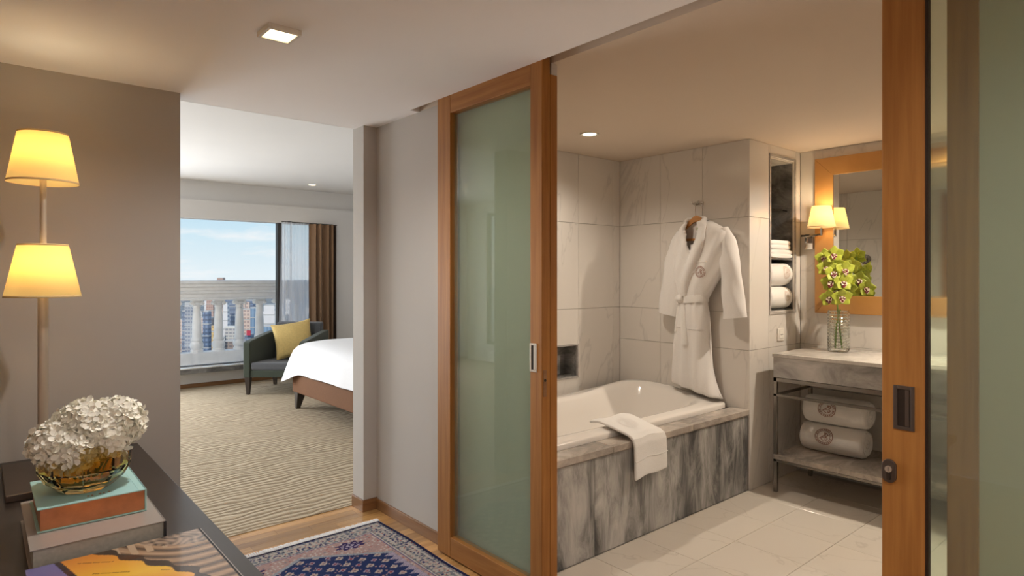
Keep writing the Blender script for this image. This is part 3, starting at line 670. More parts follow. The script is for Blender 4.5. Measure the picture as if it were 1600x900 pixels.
def strip(path, off, n=26, th=0.012, m=5):
    # path: list of (y, z, half width); a padded band lying on the robe front
    mb = MB(); P = []
    for i in range(n + 1):
        t = i / n * (len(path) - 1); k = min(int(t), len(path) - 2); f_ = t - k
        P.append([path[k][q] + (path[k + 1][q] - path[k][q]) * f_ for q in range(3)])
    rs = []
    for i, (y, z, w_) in enumerate(P):
        a = P[max(i - 1, 0)]; b = P[min(i + 1, n)]
        dy, dz = b[0] - a[0], b[1] - a[1]; l = math.hypot(dy, dz) or 1; ny, nz = -dz / l, dy / l
        ring = []
        for q in range(m + 1):
            u = -1 + 2 * q / m; yy_, zz_ = y + ny * w_ * u, z + nz * w_ * u
            ring.append((xfront(yy_, min(zz_, 1.84)) - off - th * (1 - u * u) ** 0.5 * 1.0, yy_, zz_))
        for q in range(m, -1, -1):
            u = -1 + 2 * q / m; yy_, zz_ = y + ny * w_ * u, z + nz * w_ * u
            ring.append((xfront(yy_, min(zz_, 1.84)) - off + 0.012, yy_, zz_))
        rs.append(ring)
    return mb.loft(rs)
strip([(2.600, 1.832, .022), (2.620, 1.78, .028), (2.604, 1.70, .032), (2.568, 1.60, .033), (2.535, 1.53, .030), (2.51, 1.47, .026)], 0.002).build('lapel', 'terry', robe, smooth=True, angle=60)
strip([(2.462, 1.832, .024), (2.440, 1.79, .031), (2.447, 1.72, .036), (2.482, 1.62, .040), (2.535, 1.50, .036), (2.575, 1.40, .030), (2.592, 1.31, .024)], 0.012).build('lapel', 'terry', robe, smooth=True, angle=60)
# collar round the back of the neck
MB().tube([(3.845, 2.602, 1.830), (3.880, 2.598, 1.850), (3.905, 2.562, 1.856), (3.910, 2.530, 1.858), (3.905, 2.498, 1.856), (3.880, 2.462, 1.850), (3.845, 2.462, 1.830)], [.012, .017, .018, .018, .018, .017, .012], 10).build('collar', 'terry', robe, smooth=True)
tg = MB().box(3.898, 3.900, 2.505, 2.545, 1.755, 1.800).build('neck_label', 'plastic', robe)
MB().frame('x', 2.513, 2.537, 1.765, 1.792, 0.004, 3.8968, 3.8982).build('label_mark', 'stem', tg)
# sleeves
def sleeve(pts, name, seedk):
    # pts: (y, z, half width in plane, half depth, x)
    mb = MB(); rs = []; n = 22; K = 22
    for i in range(n + 1):
        t = i / n * (len(pts) - 1); k = min(int(t), len(pts) - 2); f_ = t - k
        y, z, w_, dp, x = [pts[k][q] + (pts[k + 1][q] - pts[k][q]) * f_ for q in range(5)]
        a = pts[k]; b = pts[k + 1]; dy, dz = b[0] - a[0], b[1] - a[1]; l = math.hypot(dy, dz); ny, nz = -dz / l, dy / l
        ring = []
        for q in range(K):
            an = 2 * PI * q / K; ww = w_ * math.copysign(abs(math.cos(an)) ** .85, math.cos(an)); dd = dp * math.sin(an)
            dd += 0.006 * math.sin(ww * 70 + t * 3 + seedk) * min(1, i / 6)
            ring.append((min(x + dd, 3.955), y + ny * ww, z + nz * ww))
        rs.append(ring)
    return mb.loft(rs, True, True, True).build(name, 'terry', robe, smooth=True, angle=70)
sleeve([(2.655, 1.765, .030, .030, 3.880), (2.685, 1.68, .062, .045, 3.884), (2.715, 1.55, .078, .050, 3.888), (2.745, 1.38, .082, .048, 3.892), (2.765, 1.24, .086, .044, 3.895), (2.778, 1.165, .088, .042, 3.897)], 'sleeve', 0.3)
sleeve([(2.315, 1.775, .030, .030, 3.880), (2.285, 1.68, .058, .046, 3.880), (2.270, 1.55, .070, .052, 3.880), (2.255, 1.40, .074, .050, 3.882), (2.243, 1.26, .080, .046, 3.884), (2.232, 1.165, .086, .042, 3.886)], 'sleeve', 1.7)
# belt with knot and hanging end
def belt_ring(z0):
    pts = []
    for k in range(41):
        a = 2 * PI * k / 40; yl, yr, dp = sec_at(1.275); c_ = (yl + yr) / 2; h = (yl - yr) / 2 + .006
        y = c_ + h * math.cos(a); x = (RX - (dp + .008) * abs(math.sin(a)) ** .6) if math.sin(a) > 0 else (RX + .055 * abs(math.sin(a)) ** .6)
        pts.append((x, y, z0 + 0.012 * math.cos(a) * -1))
    return pts
mb = MB(); bp = belt_ring(1.285)
rs = [[(p[0] - .004, p[1], p[2] - .026), (p[0] - .007, p[1], p[2]), (p[0] - .004, p[1], p[2] + .026), (p[0] + .004, p[1], p[2] + .026), (p[0] + .004, p[1], p[2] - .026)] for p in bp[:-1]]
rs.append(rs[0]); mb.loft(rs, True, False, False).build('belt', 'terry2', robe, smooth=True, angle=50)
MB().lathe([(0.004, -.030), (0.022, -.026), (0.030, -.008), (0.031, .010), (0.022, .028), (0.004, .032)], (3.808, 2.617, 1.288), 14, 'y').build('belt_knot', 'terry2', robe, smooth=True, subsurf=1)
strip([(2.612, 1.285, .022), (2.600, 1.22, .024), (2.588, 1.10, .025), (2.575, 1.00, .026), (2.572, 0.965, .026)], 0.008, th=.008).build('belt_end', 'terry2', robe, smooth=True, angle=50)
strip([(2.640, 1.29, .016), (2.662, 1.24, .018), (2.668, 1.13, .018), (2.666, 1.05, .018)], 0.004, th=.008).build('belt_end', 'terry2', robe, smooth=True, angle=50)
# pocket seams
for (ya, yb, z0) in ((2.40, 2.52, 1.545), (2.44, 2.545, 1.075), (2.595, 2.65, 1.085)):
    mb = MB(); rs = []
    for k in range(11):
        y = ya + (yb - ya) * k / 10; x = xfront(y, z0)
        rs.append([(x - .006, y, z0 - .004), (x - .009, y, z0), (x - .006, y, z0 + .010), (x + .004, y, z0 + .010), (x + .004, y, z0 - .004)])
    mb.loft(rs).build('pocket_seam', 'terry', robe, smooth=True)
emblem(lambda s, t: (xfront(2.447 - s, 1.478 + t) - 0.0065, 2.447 - s, 1.478 + t), 0.040, 'crest', 'emblem', robe)

# ================================================================== towel over the tub edge
tw = thing('hand_towel', 'small white towel with crest draped over the marble tub edge', 'towel', (2.86, 2.27, 0.58))
def drape_pt(u, v):
    # v runs from inside the tub rim over the ledge and down the front
    L = v * 0.62
    x = 2.715 + u * 0.275 + 0.03 * (1 - v) * (0.35 - u) - 0.02 * v
    x = 2.70 + u * 0.285 + (0.045 * (u - 0.2)) * max(0, 0.45 - v) - 0.012 * max(0, v - .5)
    top = [(2.470, 0.603), (2.40, 0.612), (2.33, 0.601), (2.25, 0.586), (2.185, 0.574), (2.158, 0.558), (2.146, 0.530), (2.143, 0.44), (2.140, 0.352)]
    t = v * (len(top) - 1); k = min(int(t), len(top) - 2); f_ = t - k
    y, z = [top[k][q] + (top[k + 1][q] - top[k][q]) * f_ for q in range(2)]
    y -= 0.006 * math.sin(u * 7 + 1) * v; z += 0.004 * math.sin(u * 9 + v * 5)
    if v > .6: z -= 0.012 * (0.5 - u) * (v - .6) / .4
    return (x, y, z)
MB().grid(drape_pt, 24, 40).build('cloth', 'terry2', tw, smooth=True, solid=0.015, angle=0, subsurf=1)
for vv in (0.60, 0.86):
    mb = MB(); pts = [drape_pt(k / 20, vv) for k in range(21)]
    mb.tube([(p[0], p[1] - .009, p[2] + .002) for p in pts], .0025, 6).build('woven_band', 'terry2', tw, smooth=True)
def tw_em(s, t):
    p = drape_pt(0.5 + s / 0.28, 0.28 - t / 0.45)
    return (p[0], p[1] - .001, p[2] + .0088)
emblem(tw_em, 0.050, 'crest', 'terry', tw)

# ================================================================== vanity
van = thing('vanity_table', 'marble topped vanity table on slim metal legs', 'vanity', (4.38, 1.5, 0))
VX0, VX1, VY0, VY1 = 4.068, 4.695, 0.35, 2.060
MB().box(VX0 - .006, VX1, VY0, VY1 + .006, 0.905, 0.930).build('counter_top', 'counter', van, bevel=.004)
MB().box(VX0, VX1 - .02, VY0 + .01, VY1, 0.770, 0.905).build('counter_apron', 'counter_edge', van, bevel=.002)
for (x, y) in ((VX0 + .012, VY1 - .012), (VX1 - .10, VY1 - .012), (VX0 + .012, VY0 + .03), (VX1 - .10, VY0 + .03)):
    MB().box(x - .012, x + .012, y - .012, y + .012, 0, 0.768).build('leg', 'steel', van, bevel=.002)
for (b) in ((VX0, VX0 + .02, VY0 + .03, VY1, .742, .768), (VX0, VX0 + .018, VY0 + .03, VY1, .642, .660), (VX0 + .02, VX1 - .1, VY1 - .022, VY1 - .002, .742, .768), (VX0 + .02, VX1 - .1, VY1 - .020, VY1 - .004, .642, .660), (VX1 - .11, VX1 - .092, VY0 + .03, VY1, .642, .660), (VX0, VX0 + .02, VY0 + .03, VY1, .205, .222)):
    MB().box(*b).build('rail', 'steel', van, bevel=.002)
MB().box(VX0 - .002, VX1 - .02, VY0, VY1, 0.222, 0.254).build('shelf', 'cap', van, bevel=.003)
bs = MB().lathe([(0.19, 0.0), (0.20, 0.006), (0.185, 0.007), (0.15, -0.06), (0.05, -0.11)], (4.38, 1.12, 0.928), 32, cap0=False).build('basin', 'acrylic', van, smooth=True)

# rolled towels with crests
def roll(name, label, c, L, r, axis, em=True, group=None, emmat='emblem', squash=0.92):
    # axis 'y' or 'x'; c is the centre of the roll
    t = thing(name, label, 'towel', (c[0], c[1], c[2] - r * squash), group=group)
    prof = [(-L / 2, 0.10), (-L / 2 - .004, 0.45), (-L / 2 - .002, 0.80), (-L / 2 + .008, 0.94), (-L / 2 + .022, 1.0), (-L / 4, 1.01), (0, 1.015), (L / 4, 1.01), (L / 2 - .022, 1.0), (L / 2 - .008, 0.94), (L / 2 + .002, 0.80), (L / 2 + .004, 0.45), (L / 2, 0.10)]
    K = 36; mb = MB(); rs = []
    for h, q in prof:
        ring = []
        for k in range(K):
            a = 2 * PI * k / K; rr = r * q * (1 + 0.02 * math.sin(3 * a + h * 9)); p, s_ = rr * math.cos(a), rr * math.sin(a) * squash
            ring.append((c[0] + p, c[1] + h, c[2] + s_) if axis == 'y' else (c[0] + h, c[1] + p, c[2] + s_))
        rs.append(ring)
    mb.loft(rs).build('towel_roll', 'terry2', t, smooth=True, angle=60)
    for sgn in (-1, 1):
        sp = []
        for k in range(60):
            a = 0.35 * k; rr = r * (0.08 + 0.80 * k / 60)
            p, s_ = rr * math.cos(a), rr * math.sin(a) * squash; h = sgn * (L / 2 + .003)
            sp.append((c[0] + p, c[1] + h, c[2] + s_) if axis == 'y' else (c[0] + h, c[1] + p, c[2] + s_))
        MB().tube(sp, .0045, 5).build('rolled_end', 'terry2', t, smooth=True)
    if em:
        def f_(s, tt):
            a = em['a'] + tt / r
            rr = r * 1.012 * (1 + 0.02 * math.sin(3 * a)) + .0035
            p, q = rr * math.cos(a), rr * math.sin(a) * squash
            return (c[0] - abs(p) if axis == 'y' else c[0] + em['o'] + s, (c[1] + em['o'] - s) if axis == 'y' else c[1] - abs(p), c[2] + q)
        def f2(s, tt):
            a = em['a'] + tt / r
            rr = r * 1.015 * (1 + 0.02 * math.sin(3 * (PI - a))) + .003
            p, q = -rr * math.cos(a), rr * math.sin(a) * squash
            return (c[0] + p, c[1] + em['o'] - s, c[2] + q) if axis == 'y' else (c[0] + em['o'] + s, c[1] + p, c[2] + q)
        emblem(f2, em['R'], 'crest', emmat, t)
    return t
roll('rolled_towel', 'lower of two white rolled towels with copper crest on the vanity shelf', (4.405, 1.800, 0.254 + .093), 0.40, 0.101, 'y', dict(a=0.30, o=0.03, R=0.058))
roll('rolled_towel', 'upper of two white rolled towels with copper crest on the vanity shelf', (4.415, 1.785, 0.254 + .093 * 3 + .004), 0.40, 0.100, 'y', dict(a=0.25, o=0.03, R=0.058))
roll('rolled_towel', 'lowest rolled white towel in the dark wall niche', (4.425, 2.255, NZ0 + .008 + .083), 0.325, 0.090, 'x', dict(a=0.15, o=0.06, R=0.040), emmat='emblem_soft')
roll('rolled_towel', 'rolled white towel with faint crest just under the niche shelf', (4.425, 2.255, NZ0 + .008 + .083 * 3 + .005), 0.325, 0.092, 'x', dict(a=0.15, o=0.045, R=0.050), emmat='emblem_soft')
def folded(label, z0, x1, h):
    t = thing('folded_towel', label, 'towel', (4.41, 2.33, z0))
    for k in range(2):
        zc = z0 + h * (0.27 + 0.46 * k); K = 20; mb = MB(); rs = []
        for y in (2.172, 2.178, 2.25, 2.35, 2.405, 2.41):
            s_ = 0.85 if y in (2.172, 2.41) else 1
            ring = []
            for q in range(K):
                a = 2 * PI * q / K; c_, s2 = math.cos(a), math.sin(a)
                ring.append((4.262 + (x1 - 4.262) / 2 + (x1 - 4.262) / 2 * s_ * math.copysign(abs(c_) ** .35, c_), y, zc + h * .27 * s_ * math.copysign(abs(s2) ** .7, s2)))
            rs.append(ring)
        mb.loft(rs).build('fold', 'terry2', t, smooth=True, angle=60)
    return t
folded('lower folded white towel on the niche shelf', 1.578, 4.590, 0.062)
folded('upper folded white towel on the niche shelf', 1.641, 4.560, 0.066)

# wall mirror
mir = thing('wall_mirror', 'large mirror in a wide honey wood frame above the vanity', 'mirror', (4.69, 1.45, 1.18))
MY0, MY1, MZ0, MZ1, FW = 0.75, 2.049, 1.180, 2.303, 0.128
def mitre(p):
    a = [(4.668, *q) for q in p]; b = [(4.698, *q) for q in p]
    return MB().add(a + b, [(0, 1, 2, 3), (7, 6, 5, 4)] + [(i, i + 4, (i + 1) % 4 + 4, (i + 1) % 4) for i in range(4)])
O = [(MY0, MZ0), (MY1, MZ0), (MY1, MZ1), (MY0, MZ1)]; I = [(MY0 + FW, MZ0 + FW), (MY1 - FW, MZ0 + FW), (MY1 - FW, MZ1 - FW), (MY0 + FW, MZ1 - FW)]
for k in range(4):
    q = mitre([O[k], O[(k + 1) % 4], I[(k + 1) % 4], I[k]]).build('frame_board', 'maple', mir, bevel=.002)
MB().box(4.676, 4.680, MY0 + FW - .004, MY1 - FW + .004, MZ0 + FW - .004, MZ1 - FW + .004).build('mirror_glass', 'mirror', mir)

# wall sconce
sco = thing('wall_sconce', 'lit wall sconce with cream shade and swing arm beside the mirror', 'sconce', (4.69, 2.10, 1.70))
MB().box(4.676, 4.6995, 2.066, 2.126, 1.645, 1.760).build('backplate', 'chrome', sco, bevel=.004)
MB().box(4.630, 4.676, 2.086, 2.106, 1.690, 1.735).build('joint', 'chrome', sco, bevel=.003)
MB().box(4.622, 4.642, 2.060, 2.130, 1.735, 1.752).build('arm', 'chrome', sco, bevel=.002)
SX, SY = 4.560, 1.955
MB().tube([(4.632, 2.068, 1.744), (SX, SY, 1.744)], .009, 8).build('arm', 'chrome', sco, smooth=True)
MB().tube([(SX, SY, 1.738), (SX, SY, 1.86)], .008, 10).build('stem', 'chrome', sco, smooth=True)
sh = MB().lathe([(0.092, 1.795), (0.062, 1.945)], (SX, SY, 0), 40, cap0=False, cap1=False).build('shade', 'shade_sconce', sco, smooth=True, solid=0.0015)
MB().lathe([(0.0932, 1.7935), (0.0922, 1.801)], (SX, SY, 0), 40, cap0=False, cap1=False).build('shade_trim', 'shade_trim', sh, smooth=True, solid=0.001)
MB().lathe([(0.004, 1.85), (0.017, 1.865), (0.019, 1.885), (0.011, 1.905), (0.003, 1.911)], (SX, SY, 0), 16).build('bulb', 'bulb', sco, smooth=True)
light('sconce_light', 'POINT', (SX, SY, 1.925), 3.4, WARM, shadow_soft_size=0.02)
# socket plate
so = thing('wall_socket', 'small white electrical socket on the tiled wall under the niche', 'socket', (4.38, 2.165, 0.985))
MB().box(4.335, 4.425, 2.158, 2.170, 0.985, 1.075).build('plate', 'plastic', so, bevel=.004)
MB().box(4.352, 4.408, 2.154, 2.160, 1.000, 1.060).build('insert', 'fixture', so, bevel=.003)
for s_ in (-1, 1): MB().lathe([(0.004, 0), (0.004, .003)], (4.38 + s_ * .011, 2.1525, 1.03), 10, 'y').build('pin_hole', 'black', so)
# round shower control seen in the mirror
sv = thing('shower_control', 'round grey shower control reflected in the mirror', 'tap', (1.95, 2.70, 1.62))
MB().lathe([(0.055, 0), (0.055, .012), (0.03, .016), (0.026, .05), (0.02, .054)], (1.9462, 2.70, 1.63), 28, 'x').build('dial', 'steel', sv, smooth=True)
MB().tube([(1.99, 2.70, 1.63), (1.995, 2.68, 1.60)], .006, 8).build('lever', 'chrome', sv, smooth=True)

# ================================================================== orchids in a glass vase
VXc, VYc = 4.500, 1.815
vs = thing('glass_vase', 'tall cut glass cylinder vase on the vanity counter', 'vase', (VXc, VYc, 0.93))
prof = []
nb = 13; Hh = 0.285
for k in range(nb):
    z0 = 0.93 + .008 + k * (Hh - .012) / nb; z1 = z0 + (Hh - .012) / nb
    prof += [(0.064, z0), (0.068, (z0 * .7 + z1 * .3)), (0.068, (z0 * .3 + z1 * .7)), (0.064, z1)]
out = [(0.052, 0.9305), (0.064, 0.936)] + prof + [(0.0645, 0.93 + Hh)]
inn = [(0.060, 0.93 + Hh), (0.060, 0.955), (0.045, 0.948), (0.002, 0.947)]
MB().lathe(out + inn, (VXc, VYc, 0), 40, cap0=True, cap1=True).build('vase_body', 'clear', vs, smooth=True, angle=25)
for k in range(16):
    a = 2 * PI * k / 16
    MB().tube([(VXc + .067 * math.cos(a), VYc + .067 * math.sin(a), 0.945), (VXc + .067 * math.cos(a), VYc + .067 * math.sin(a), 1.205)], .0022, 5).build('cut_rib', 'clear', vs)
orc = thing('orchid_spray', 'lime green orchid spray with maroon lips in the glass vase', 'flowers', (VXc, VYc, 0.955))
spath = [(VXc + .01, VYc - .02, 0.957), (VXc, VYc - .008, 1.08), (VXc - .005, VYc + .002, 1.20), (VXc - .005, VYc + .01, 1.33), (VXc, VYc + .03, 1.45), (VXc + .0, VYc + .06, 1.55)]
MB().tube(spath, [.006, .006, .005, .005, .004, .003], 8).build('stem', 'stem', orc, smooth=True)
MB().tube([(VXc - .015, VYc + .015, 0.957), (VXc - .01, VYc + .01, 1.10), (VXc + .005, VYc - .01, 1.22)], .005, 8).build('stem', 'stem', orc, smooth=True)
def petal(mb, base, d, up, L, W, cup):
    d = Vector(d).normalized(); n = Vector(up); n = (n - d * n.dot(d)).normalized(); s = d.cross(n)
    nu, nv = 6, 4
    def f_(u, v):
        w_ = W * (math.sin(PI * min(1, 0.08 + 0.92 * v)) ** 0.75) * (0.55 + .45 * math.sin(PI * min(1, v * .9 + .05)))
        q = (u - .5) * 2
        p = Vector(base) + d * (L * v) + s * (q * w_) + n * (cup * (v * v * .6 - .25 * q * q * 0.6) )
        return tuple(p)
    mb.grid(f_, nu, nv * 2)
def orchid_flower(c, face, size):
    face = Vector(face).normalized(); u = Vector((0, 0, 1)); u = (u - face * u.dot(face)).normalized(); s = face.cross(u)
    mb = MB(); c = Vector(c)
    for a, L, W in ((90, 1, .42), (18, 1, .48), (162, 1, .48), (-48, .95, .42), (228, .95, .42)):
        a = math.radians(a + random.uniform(-12, 12)); d = s * math.cos(a) + u * math.sin(a) + face * random.uniform(-.05, 0.4)
        petal(mb, c, d, face, size * L, size * W, size * random.uniform(-.1, .35))
    fl_ = mb.build('flower', 'orchid', orc, smooth=True, angle=0, solid=0.0012, fix=False)
    ml = MB(); b0 = c + face * size * .05 - u * size * .02
    ml.grid(lambda a, v: tuple(b0 + face * size * (.05 + .38 * v * (1 - .45 * v)) - u * size * (.10 + .42 * v * v) + s * size * (a - .5) * (.34 + .22 * math.sin(PI * v)) - u * size * -.18 * (2 * a - 1) ** 2), 6, 5)
    ml.build('lip', 'orchid_lip', fl_, smooth=True, angle=0, solid=.001, fix=False)
    mc = MB(); 
    c3 = c + face * size * .10 + u * size * .04
    rs = []
    for q, (r_, h_) in enumerate(((.03, -.06), (.13, 0.0), (.12, .10), (.03, .16))):
        rs.append([tuple(c3 + (s * math.cos(2 * PI * k / 10) + u * math.sin(2 * PI * k / 10) * .7) * size * r_ + face * size * h_) for k in range(10)])
    mc.loft(rs); mc.build('column', 'orchid_lip', fl_, smooth=True)
    ms = MB()
    for k in range(7):
        a = random.uniform(.1, .9); v = random.uniform(.25, .95)
        p = b0 + face * size * (.05 + .38 * v * (1 - .45 * v) + .02) - u * size * (.10 + .42 * v * v) + s * size * (a - .5) * (.34 + .22 * math.sin(PI * v)) + u * size * .18 * (2 * a - 1) ** 2
        q = size * .11
        ms.add([tuple(p + s * q * math.cos(t) + u * q * .8 * math.sin(t)) for t in [2 * PI * i / 7 for i in range(7)]], [tuple(range(7))])
    for k in range(2):
        p = c3 + s * size * (.16 if k else -.16) - u * size * .04 + face * size * .05; q = size * .09
        ms.add([tuple(p + s * q * math.cos(t) + u * q * 1.5 * math.sin(t)) for t in [2 * PI * i / 8 for i in range(8)]], [tuple(range(8))])
    ms.build('lip_spots', 'orchid_spot', fl_, fix=False)
CAMV = Vector((-0.90, -0.38, 0.0))
for (dy, z, dx, fy, fz) in ((.085, 1.575, -.01, .30, .1), (.020, 1.590, -.02, .05, .30), (.060, 1.505, -.04, .15, .0), (.012, 1.470, -.045, -.05, .05), (-.045, 1.488, -.01, -.45, .1), (.030, 1.405, -.05, .1, -.05), (-.040, 1.405, -.02, -.40, .0), (.038, 1.300, -.05, .22, -.25), (-.040, 1.305, -.045, -.25, -.15), (.000, 1.345, -.03, .0, -.1), (.03, 1.52, .05, .5, .2), (-.02, 1.42, .06, -.4, .0), (.02, 1.33, .06, .3, -.2), (-.06, 1.36, .04, -.6, -.1)):
    face = CAMV.copy()
    if dx > 0: face = Vector((0.92, -0.38, 0))
    face += Vector((0, fy, fz))
    orchid_flower((VXc + dx, VYc + dy, z), face, 0.070)
    # flower stalk back to the stem
    MB().tube([(VXc + dx * .9, VYc + dy, z), (VXc - .002 + dx * .3, VYc + dy * .5 + .01, z - .012), (VXc - .003, VYc + .015, z - .03)], .0022, 5).build('stalk', 'stem', orc)

# ================================================================== ceiling lamps
def downlight(label, x, y, z, r, power, col, size=1.9, bl=.8, glow='bulb_hot'):
    t = thing('downlight', label, 'ceiling light', (x, y, z))
    MB().lathe([(r * 1.35, -.002), (r * 1.3, -.006), (r, -.005), (r * .97, -.001)], (x, y, z), 32, cap0=False, cap1=False).build('trim_ring', 'fixture', t, smooth=True, solid=.001)
    MB().lathe([(r * .96, -.002), (r * .9, -.0035), (r * .3, -.005)], (x, y, z), 28).build('lens', glow, t, smooth=True)
    if power: light('downlight_beam', 'SPOT', (x, y, z - .012), power, col, spot_size=size, spot_blend=bl, shadow_soft_size=r * .7)
    return t
downlight('small round downlight in the bathroom ceiling above the tub', 3.029, 2.772, HZ, 0.045, 48, (1.0, .88, .74), 2.6, .9)
downlight('bathroom downlight over the vanity, hidden by the nearest door', 4.24, 1.0, HZ, 0.040, 128, (1.0, .86, .70), 2.8, .4)
downlight('added bathroom fill downlight out of view above the floor', 3.00, 0.70, HZ, 0.045, 14, (1.0, .87, .72), 2.6, .8)  # unseen lamp added to brighten the bathroom floor
downlight('small downlight in the white bedroom ceiling', 3.49, 8.305, 2.70, 0.045, 10, SOFT, 2.2, .9)
for (x, y) in ((-0.8, 5.0), (-0.8, 6.6), (-0.8, 8.0)):  # unseen lamps added to brighten the bedroom
    downlight('added bedroom fill downlight out of view', x, y, 2.70, 0.045, 40, (1, .93, .84), 2.7, .9).__setitem__('group', 'added bedroom fill downlights')
def square_light(label, x, y, power, group=None):
    t = thing('ceiling_spotlight', label, 'ceiling light', (x, y, HZ), group=group); a = 0.062
    MB().frame('x', -a, a, -a, a, 0.012, 0, 0.0).v
    mb = MB(); w_ = .012
    for (p0, p1, q0, q1) in ((x - a, x - a + w_, y - a, y + a), (x + a - w_, x + a, y - a, y + a), (x - a + w_, x + a - w_, y - a, y - a + w_), (x - a + w_, x + a - w_, y + a - w_, y + a)):
        mb.box(p0, p1, q0, q1, HZ - .020, HZ)
    mb.build('housing', 'fixture', t, bevel=.001)
    mb = MB(); w2 = .034
    for (p0, p1, q0, q1) in ((x - a + w_, x - w2 + .002, y - a + w_, y + a - w_), (x + w2 - .002, x + a - w_, y - a + w_, y + a - w_), (x - w2, x + w2, y - a + w_, y - w2 + .002), (x - w2, x + w2, y + w2 - .002, y + a - w_)):
        mb.box(p0, p1, q0, q1, HZ - .014, HZ - .010)
    mb.build('glass_surround', 'bulb_soft', t)
    MB().box(x - w2, x + w2, y - w2, y + w2, HZ - .008, HZ - .005).build('lens', 'bulb_hot', t)
    light('spotlight_beam', 'SPOT', (x, y, HZ - .016), power, (1.0, .96, .92), spot_size=2.7, spot_blend=.7, shadow_soft_size=.03)
    return t
square_light('square lit spotlight fixture on the hallway ceiling', 0.868, 2.372, 64)
square_light('added square hallway fill spotlight behind the viewer', 0.868, 0.1, 62, 'added hallway fill spotlights')  # this and the next are unseen lamps added to brighten the hallway
square_light('added square hallway fill spotlight behind the viewer', 0.2, -1.2, 62, 'added hallway fill spotlights')

# ================================================================== bedroom
bed = thing('bed', 'large bed with white duvet and brown upholstered base', 'bed', (3.75, 5.75, 0.004))
BX0, BX1, BY0, BY1 = 2.62, 4.80, 4.75, 6.775
MB().box(BX0, BX1, BY0, BY1, 0.185, 0.385).build('base', 'bed_fabric', bed, bevel=.015, seg=3)
MB().box(BX0 + .03, BX1 - .01, BY0 + .03, BY1 - .03, 0.385, 0.60).build('mattress', 'duvet', bed, bevel=.05, seg=3)
for (x, y, sx, sy) in ((BX0 + .05, BY1 - .055, 1, -1), (BX0 + .05, BY0 + .055, 1, 1), (BX1 - .05, BY1 - .055, -1, -1), (BX1 - .05, BY0 + .055, -1, 1)):
    a, b = .05, .022
    MB().loft([[(x - sx * .012 - b, y - b, .004), (x - sx * .012 + b, y - b, .004), (x - sx * .012 + b, y + b, .004), (x - sx * .012 - b, y + b, .004)], [(x - a + sx * .02, y - a, .187), (x + a + sx * .02, y - a, .187), (x + a + sx * .02, y + a, .187), (x - a + sx * .02, y + a, .187)]]).build('leg', 'leg_wood', bed, bevel=.003)
def rr_ring(x0, x1, y0, y1, z, rad, out=0.0, wave=0.0, flare=0.0, n=28):
    pts = []
    segs = [((x1, y1), 0), ((x0, y1), 90), ((x0, y0), 180), ((x1, y0), 270)]
    raw = []
    for (cx_, cy_), a0 in segs:
        sx = 1 if cx_ == x1 else -1; sy = 1 if cy_ == y1 else -1
        c = (cx_ - sx * rad, cy_ - sy * rad)
        for k in range(9):
            a = math.radians(a0 + 90 * k / 8); raw.append((c[0] + (rad + out) * math.cos(a), c[1] + (rad + out) * math.sin(a)))
    # resample each straight run
    res = []
    for i, p in enumerate(raw):
        q = raw[(i + 1) % len(raw)]; L = math.hypot(q[0] - p[0], q[1] - p[1]); m = max(1, n if L > .5 else 1)
        for k in range(m): res.append((p[0] + (q[0] - p[0]) * k / m, p[1] + (q[1] - p[1]) * k / m))
    s = 0.0
    for i, (x, y) in enumerate(res):
        d = math.hypot(x - x0, y - y1); fl_ = flare * math.exp(-(d / .16) ** 2)
        wv = wave * math.sin(i * 1.35) * .6 + wave * math.sin(i * .62 + 1)
        dx, dy = x - (x0 + x1) / 2, y - (y0 + y1) / 2; l = math.hypot(dx, dy)
        pts.append((x + wv * dx / l - fl_ * .85, y + wv * dy / l + fl_ * .45, z - fl_ * 1.1))
    return pts
dr = [rr_ring(BX0, BX1, BY0, BY1, .405, .05, .035, .006, .10), rr_ring(BX0, BX1, BY0, BY1, .48, .05, .032, .005, .06), rr_ring(BX0, BX1, BY0, BY1, .57, .06, .026, .003, .02), rr_ring(BX0, BX1, BY0, BY1, .64, .08, .012, .001, 0), rr_ring(BX0 + .02, BX1 - .02, BY0 + .02, BY1 - .02, .685, .1, 0, 0, 0), rr_ring(BX0 + .07, BX1 - .07, BY0 + .07, BY1 - .07, .718, .12, 0), rr_ring(BX0 + .18, BX1 - .18, BY0 + .18, BY1 - .18, .745, .15, 0), rr_ring(BX0 + .45, BX1 - .45, BY0 + .45, BY1 - .45, .762, .2, 0)]
MB().loft(dr, True, False, True).build('duvet', 'duvet', bed, smooth=True, angle=0)
MB().box(4.84, 4.95, BY0 - .1, BY1 + .1, 0.1, 1.25).build('headboard', 'bed_fabric', bed, bevel=.02)

# armchair, built in its own frame: front towards local -y
AW, AD = 0.78, 0.80
fx, fy = 2.508, 7.884
ang = -PI / 4
lc = Vector((-AW / 2 + .045, -AD / 2 + .04)); rcx = lc.x * math.cos(ang) - lc.y * math.sin(ang); rcy = lc.x * math.sin(ang) + lc.y * math.cos(ang)
ac = thing('armchair', 'dark green and slate armchair between bed and window', 'armchair', (fx - rcx, fy - rcy, 0.004), ang)
def L(mb, name, mat, parent=ac, **k): return mb.build(name, mat, parent, local=True, **k)
hw, hd = AW / 2, AD / 2
for sx in (-1, 1):
    o = MB()
    x0, x1 = (-hw, -hw + .085) if sx < 0 else (hw - .085, hw)
    prof = [(-hd, .21), (-hd, .635), (-hd + .05, .655), (hd - .25, .715), (hd - .04, .735), (hd - .04, .21)]
    o.loft([[(x0, y, z) for y, z in prof], [(x1, y, z) for y, z in prof]])
    L(o, 'arm', 'green_fabric', bevel=.012, seg=3)
L(MB().box(-hw + .085, hw - .085, -hd + .01, hd - .12, .215, .30), 'seat_frame', 'green_fabric', bevel=.01)
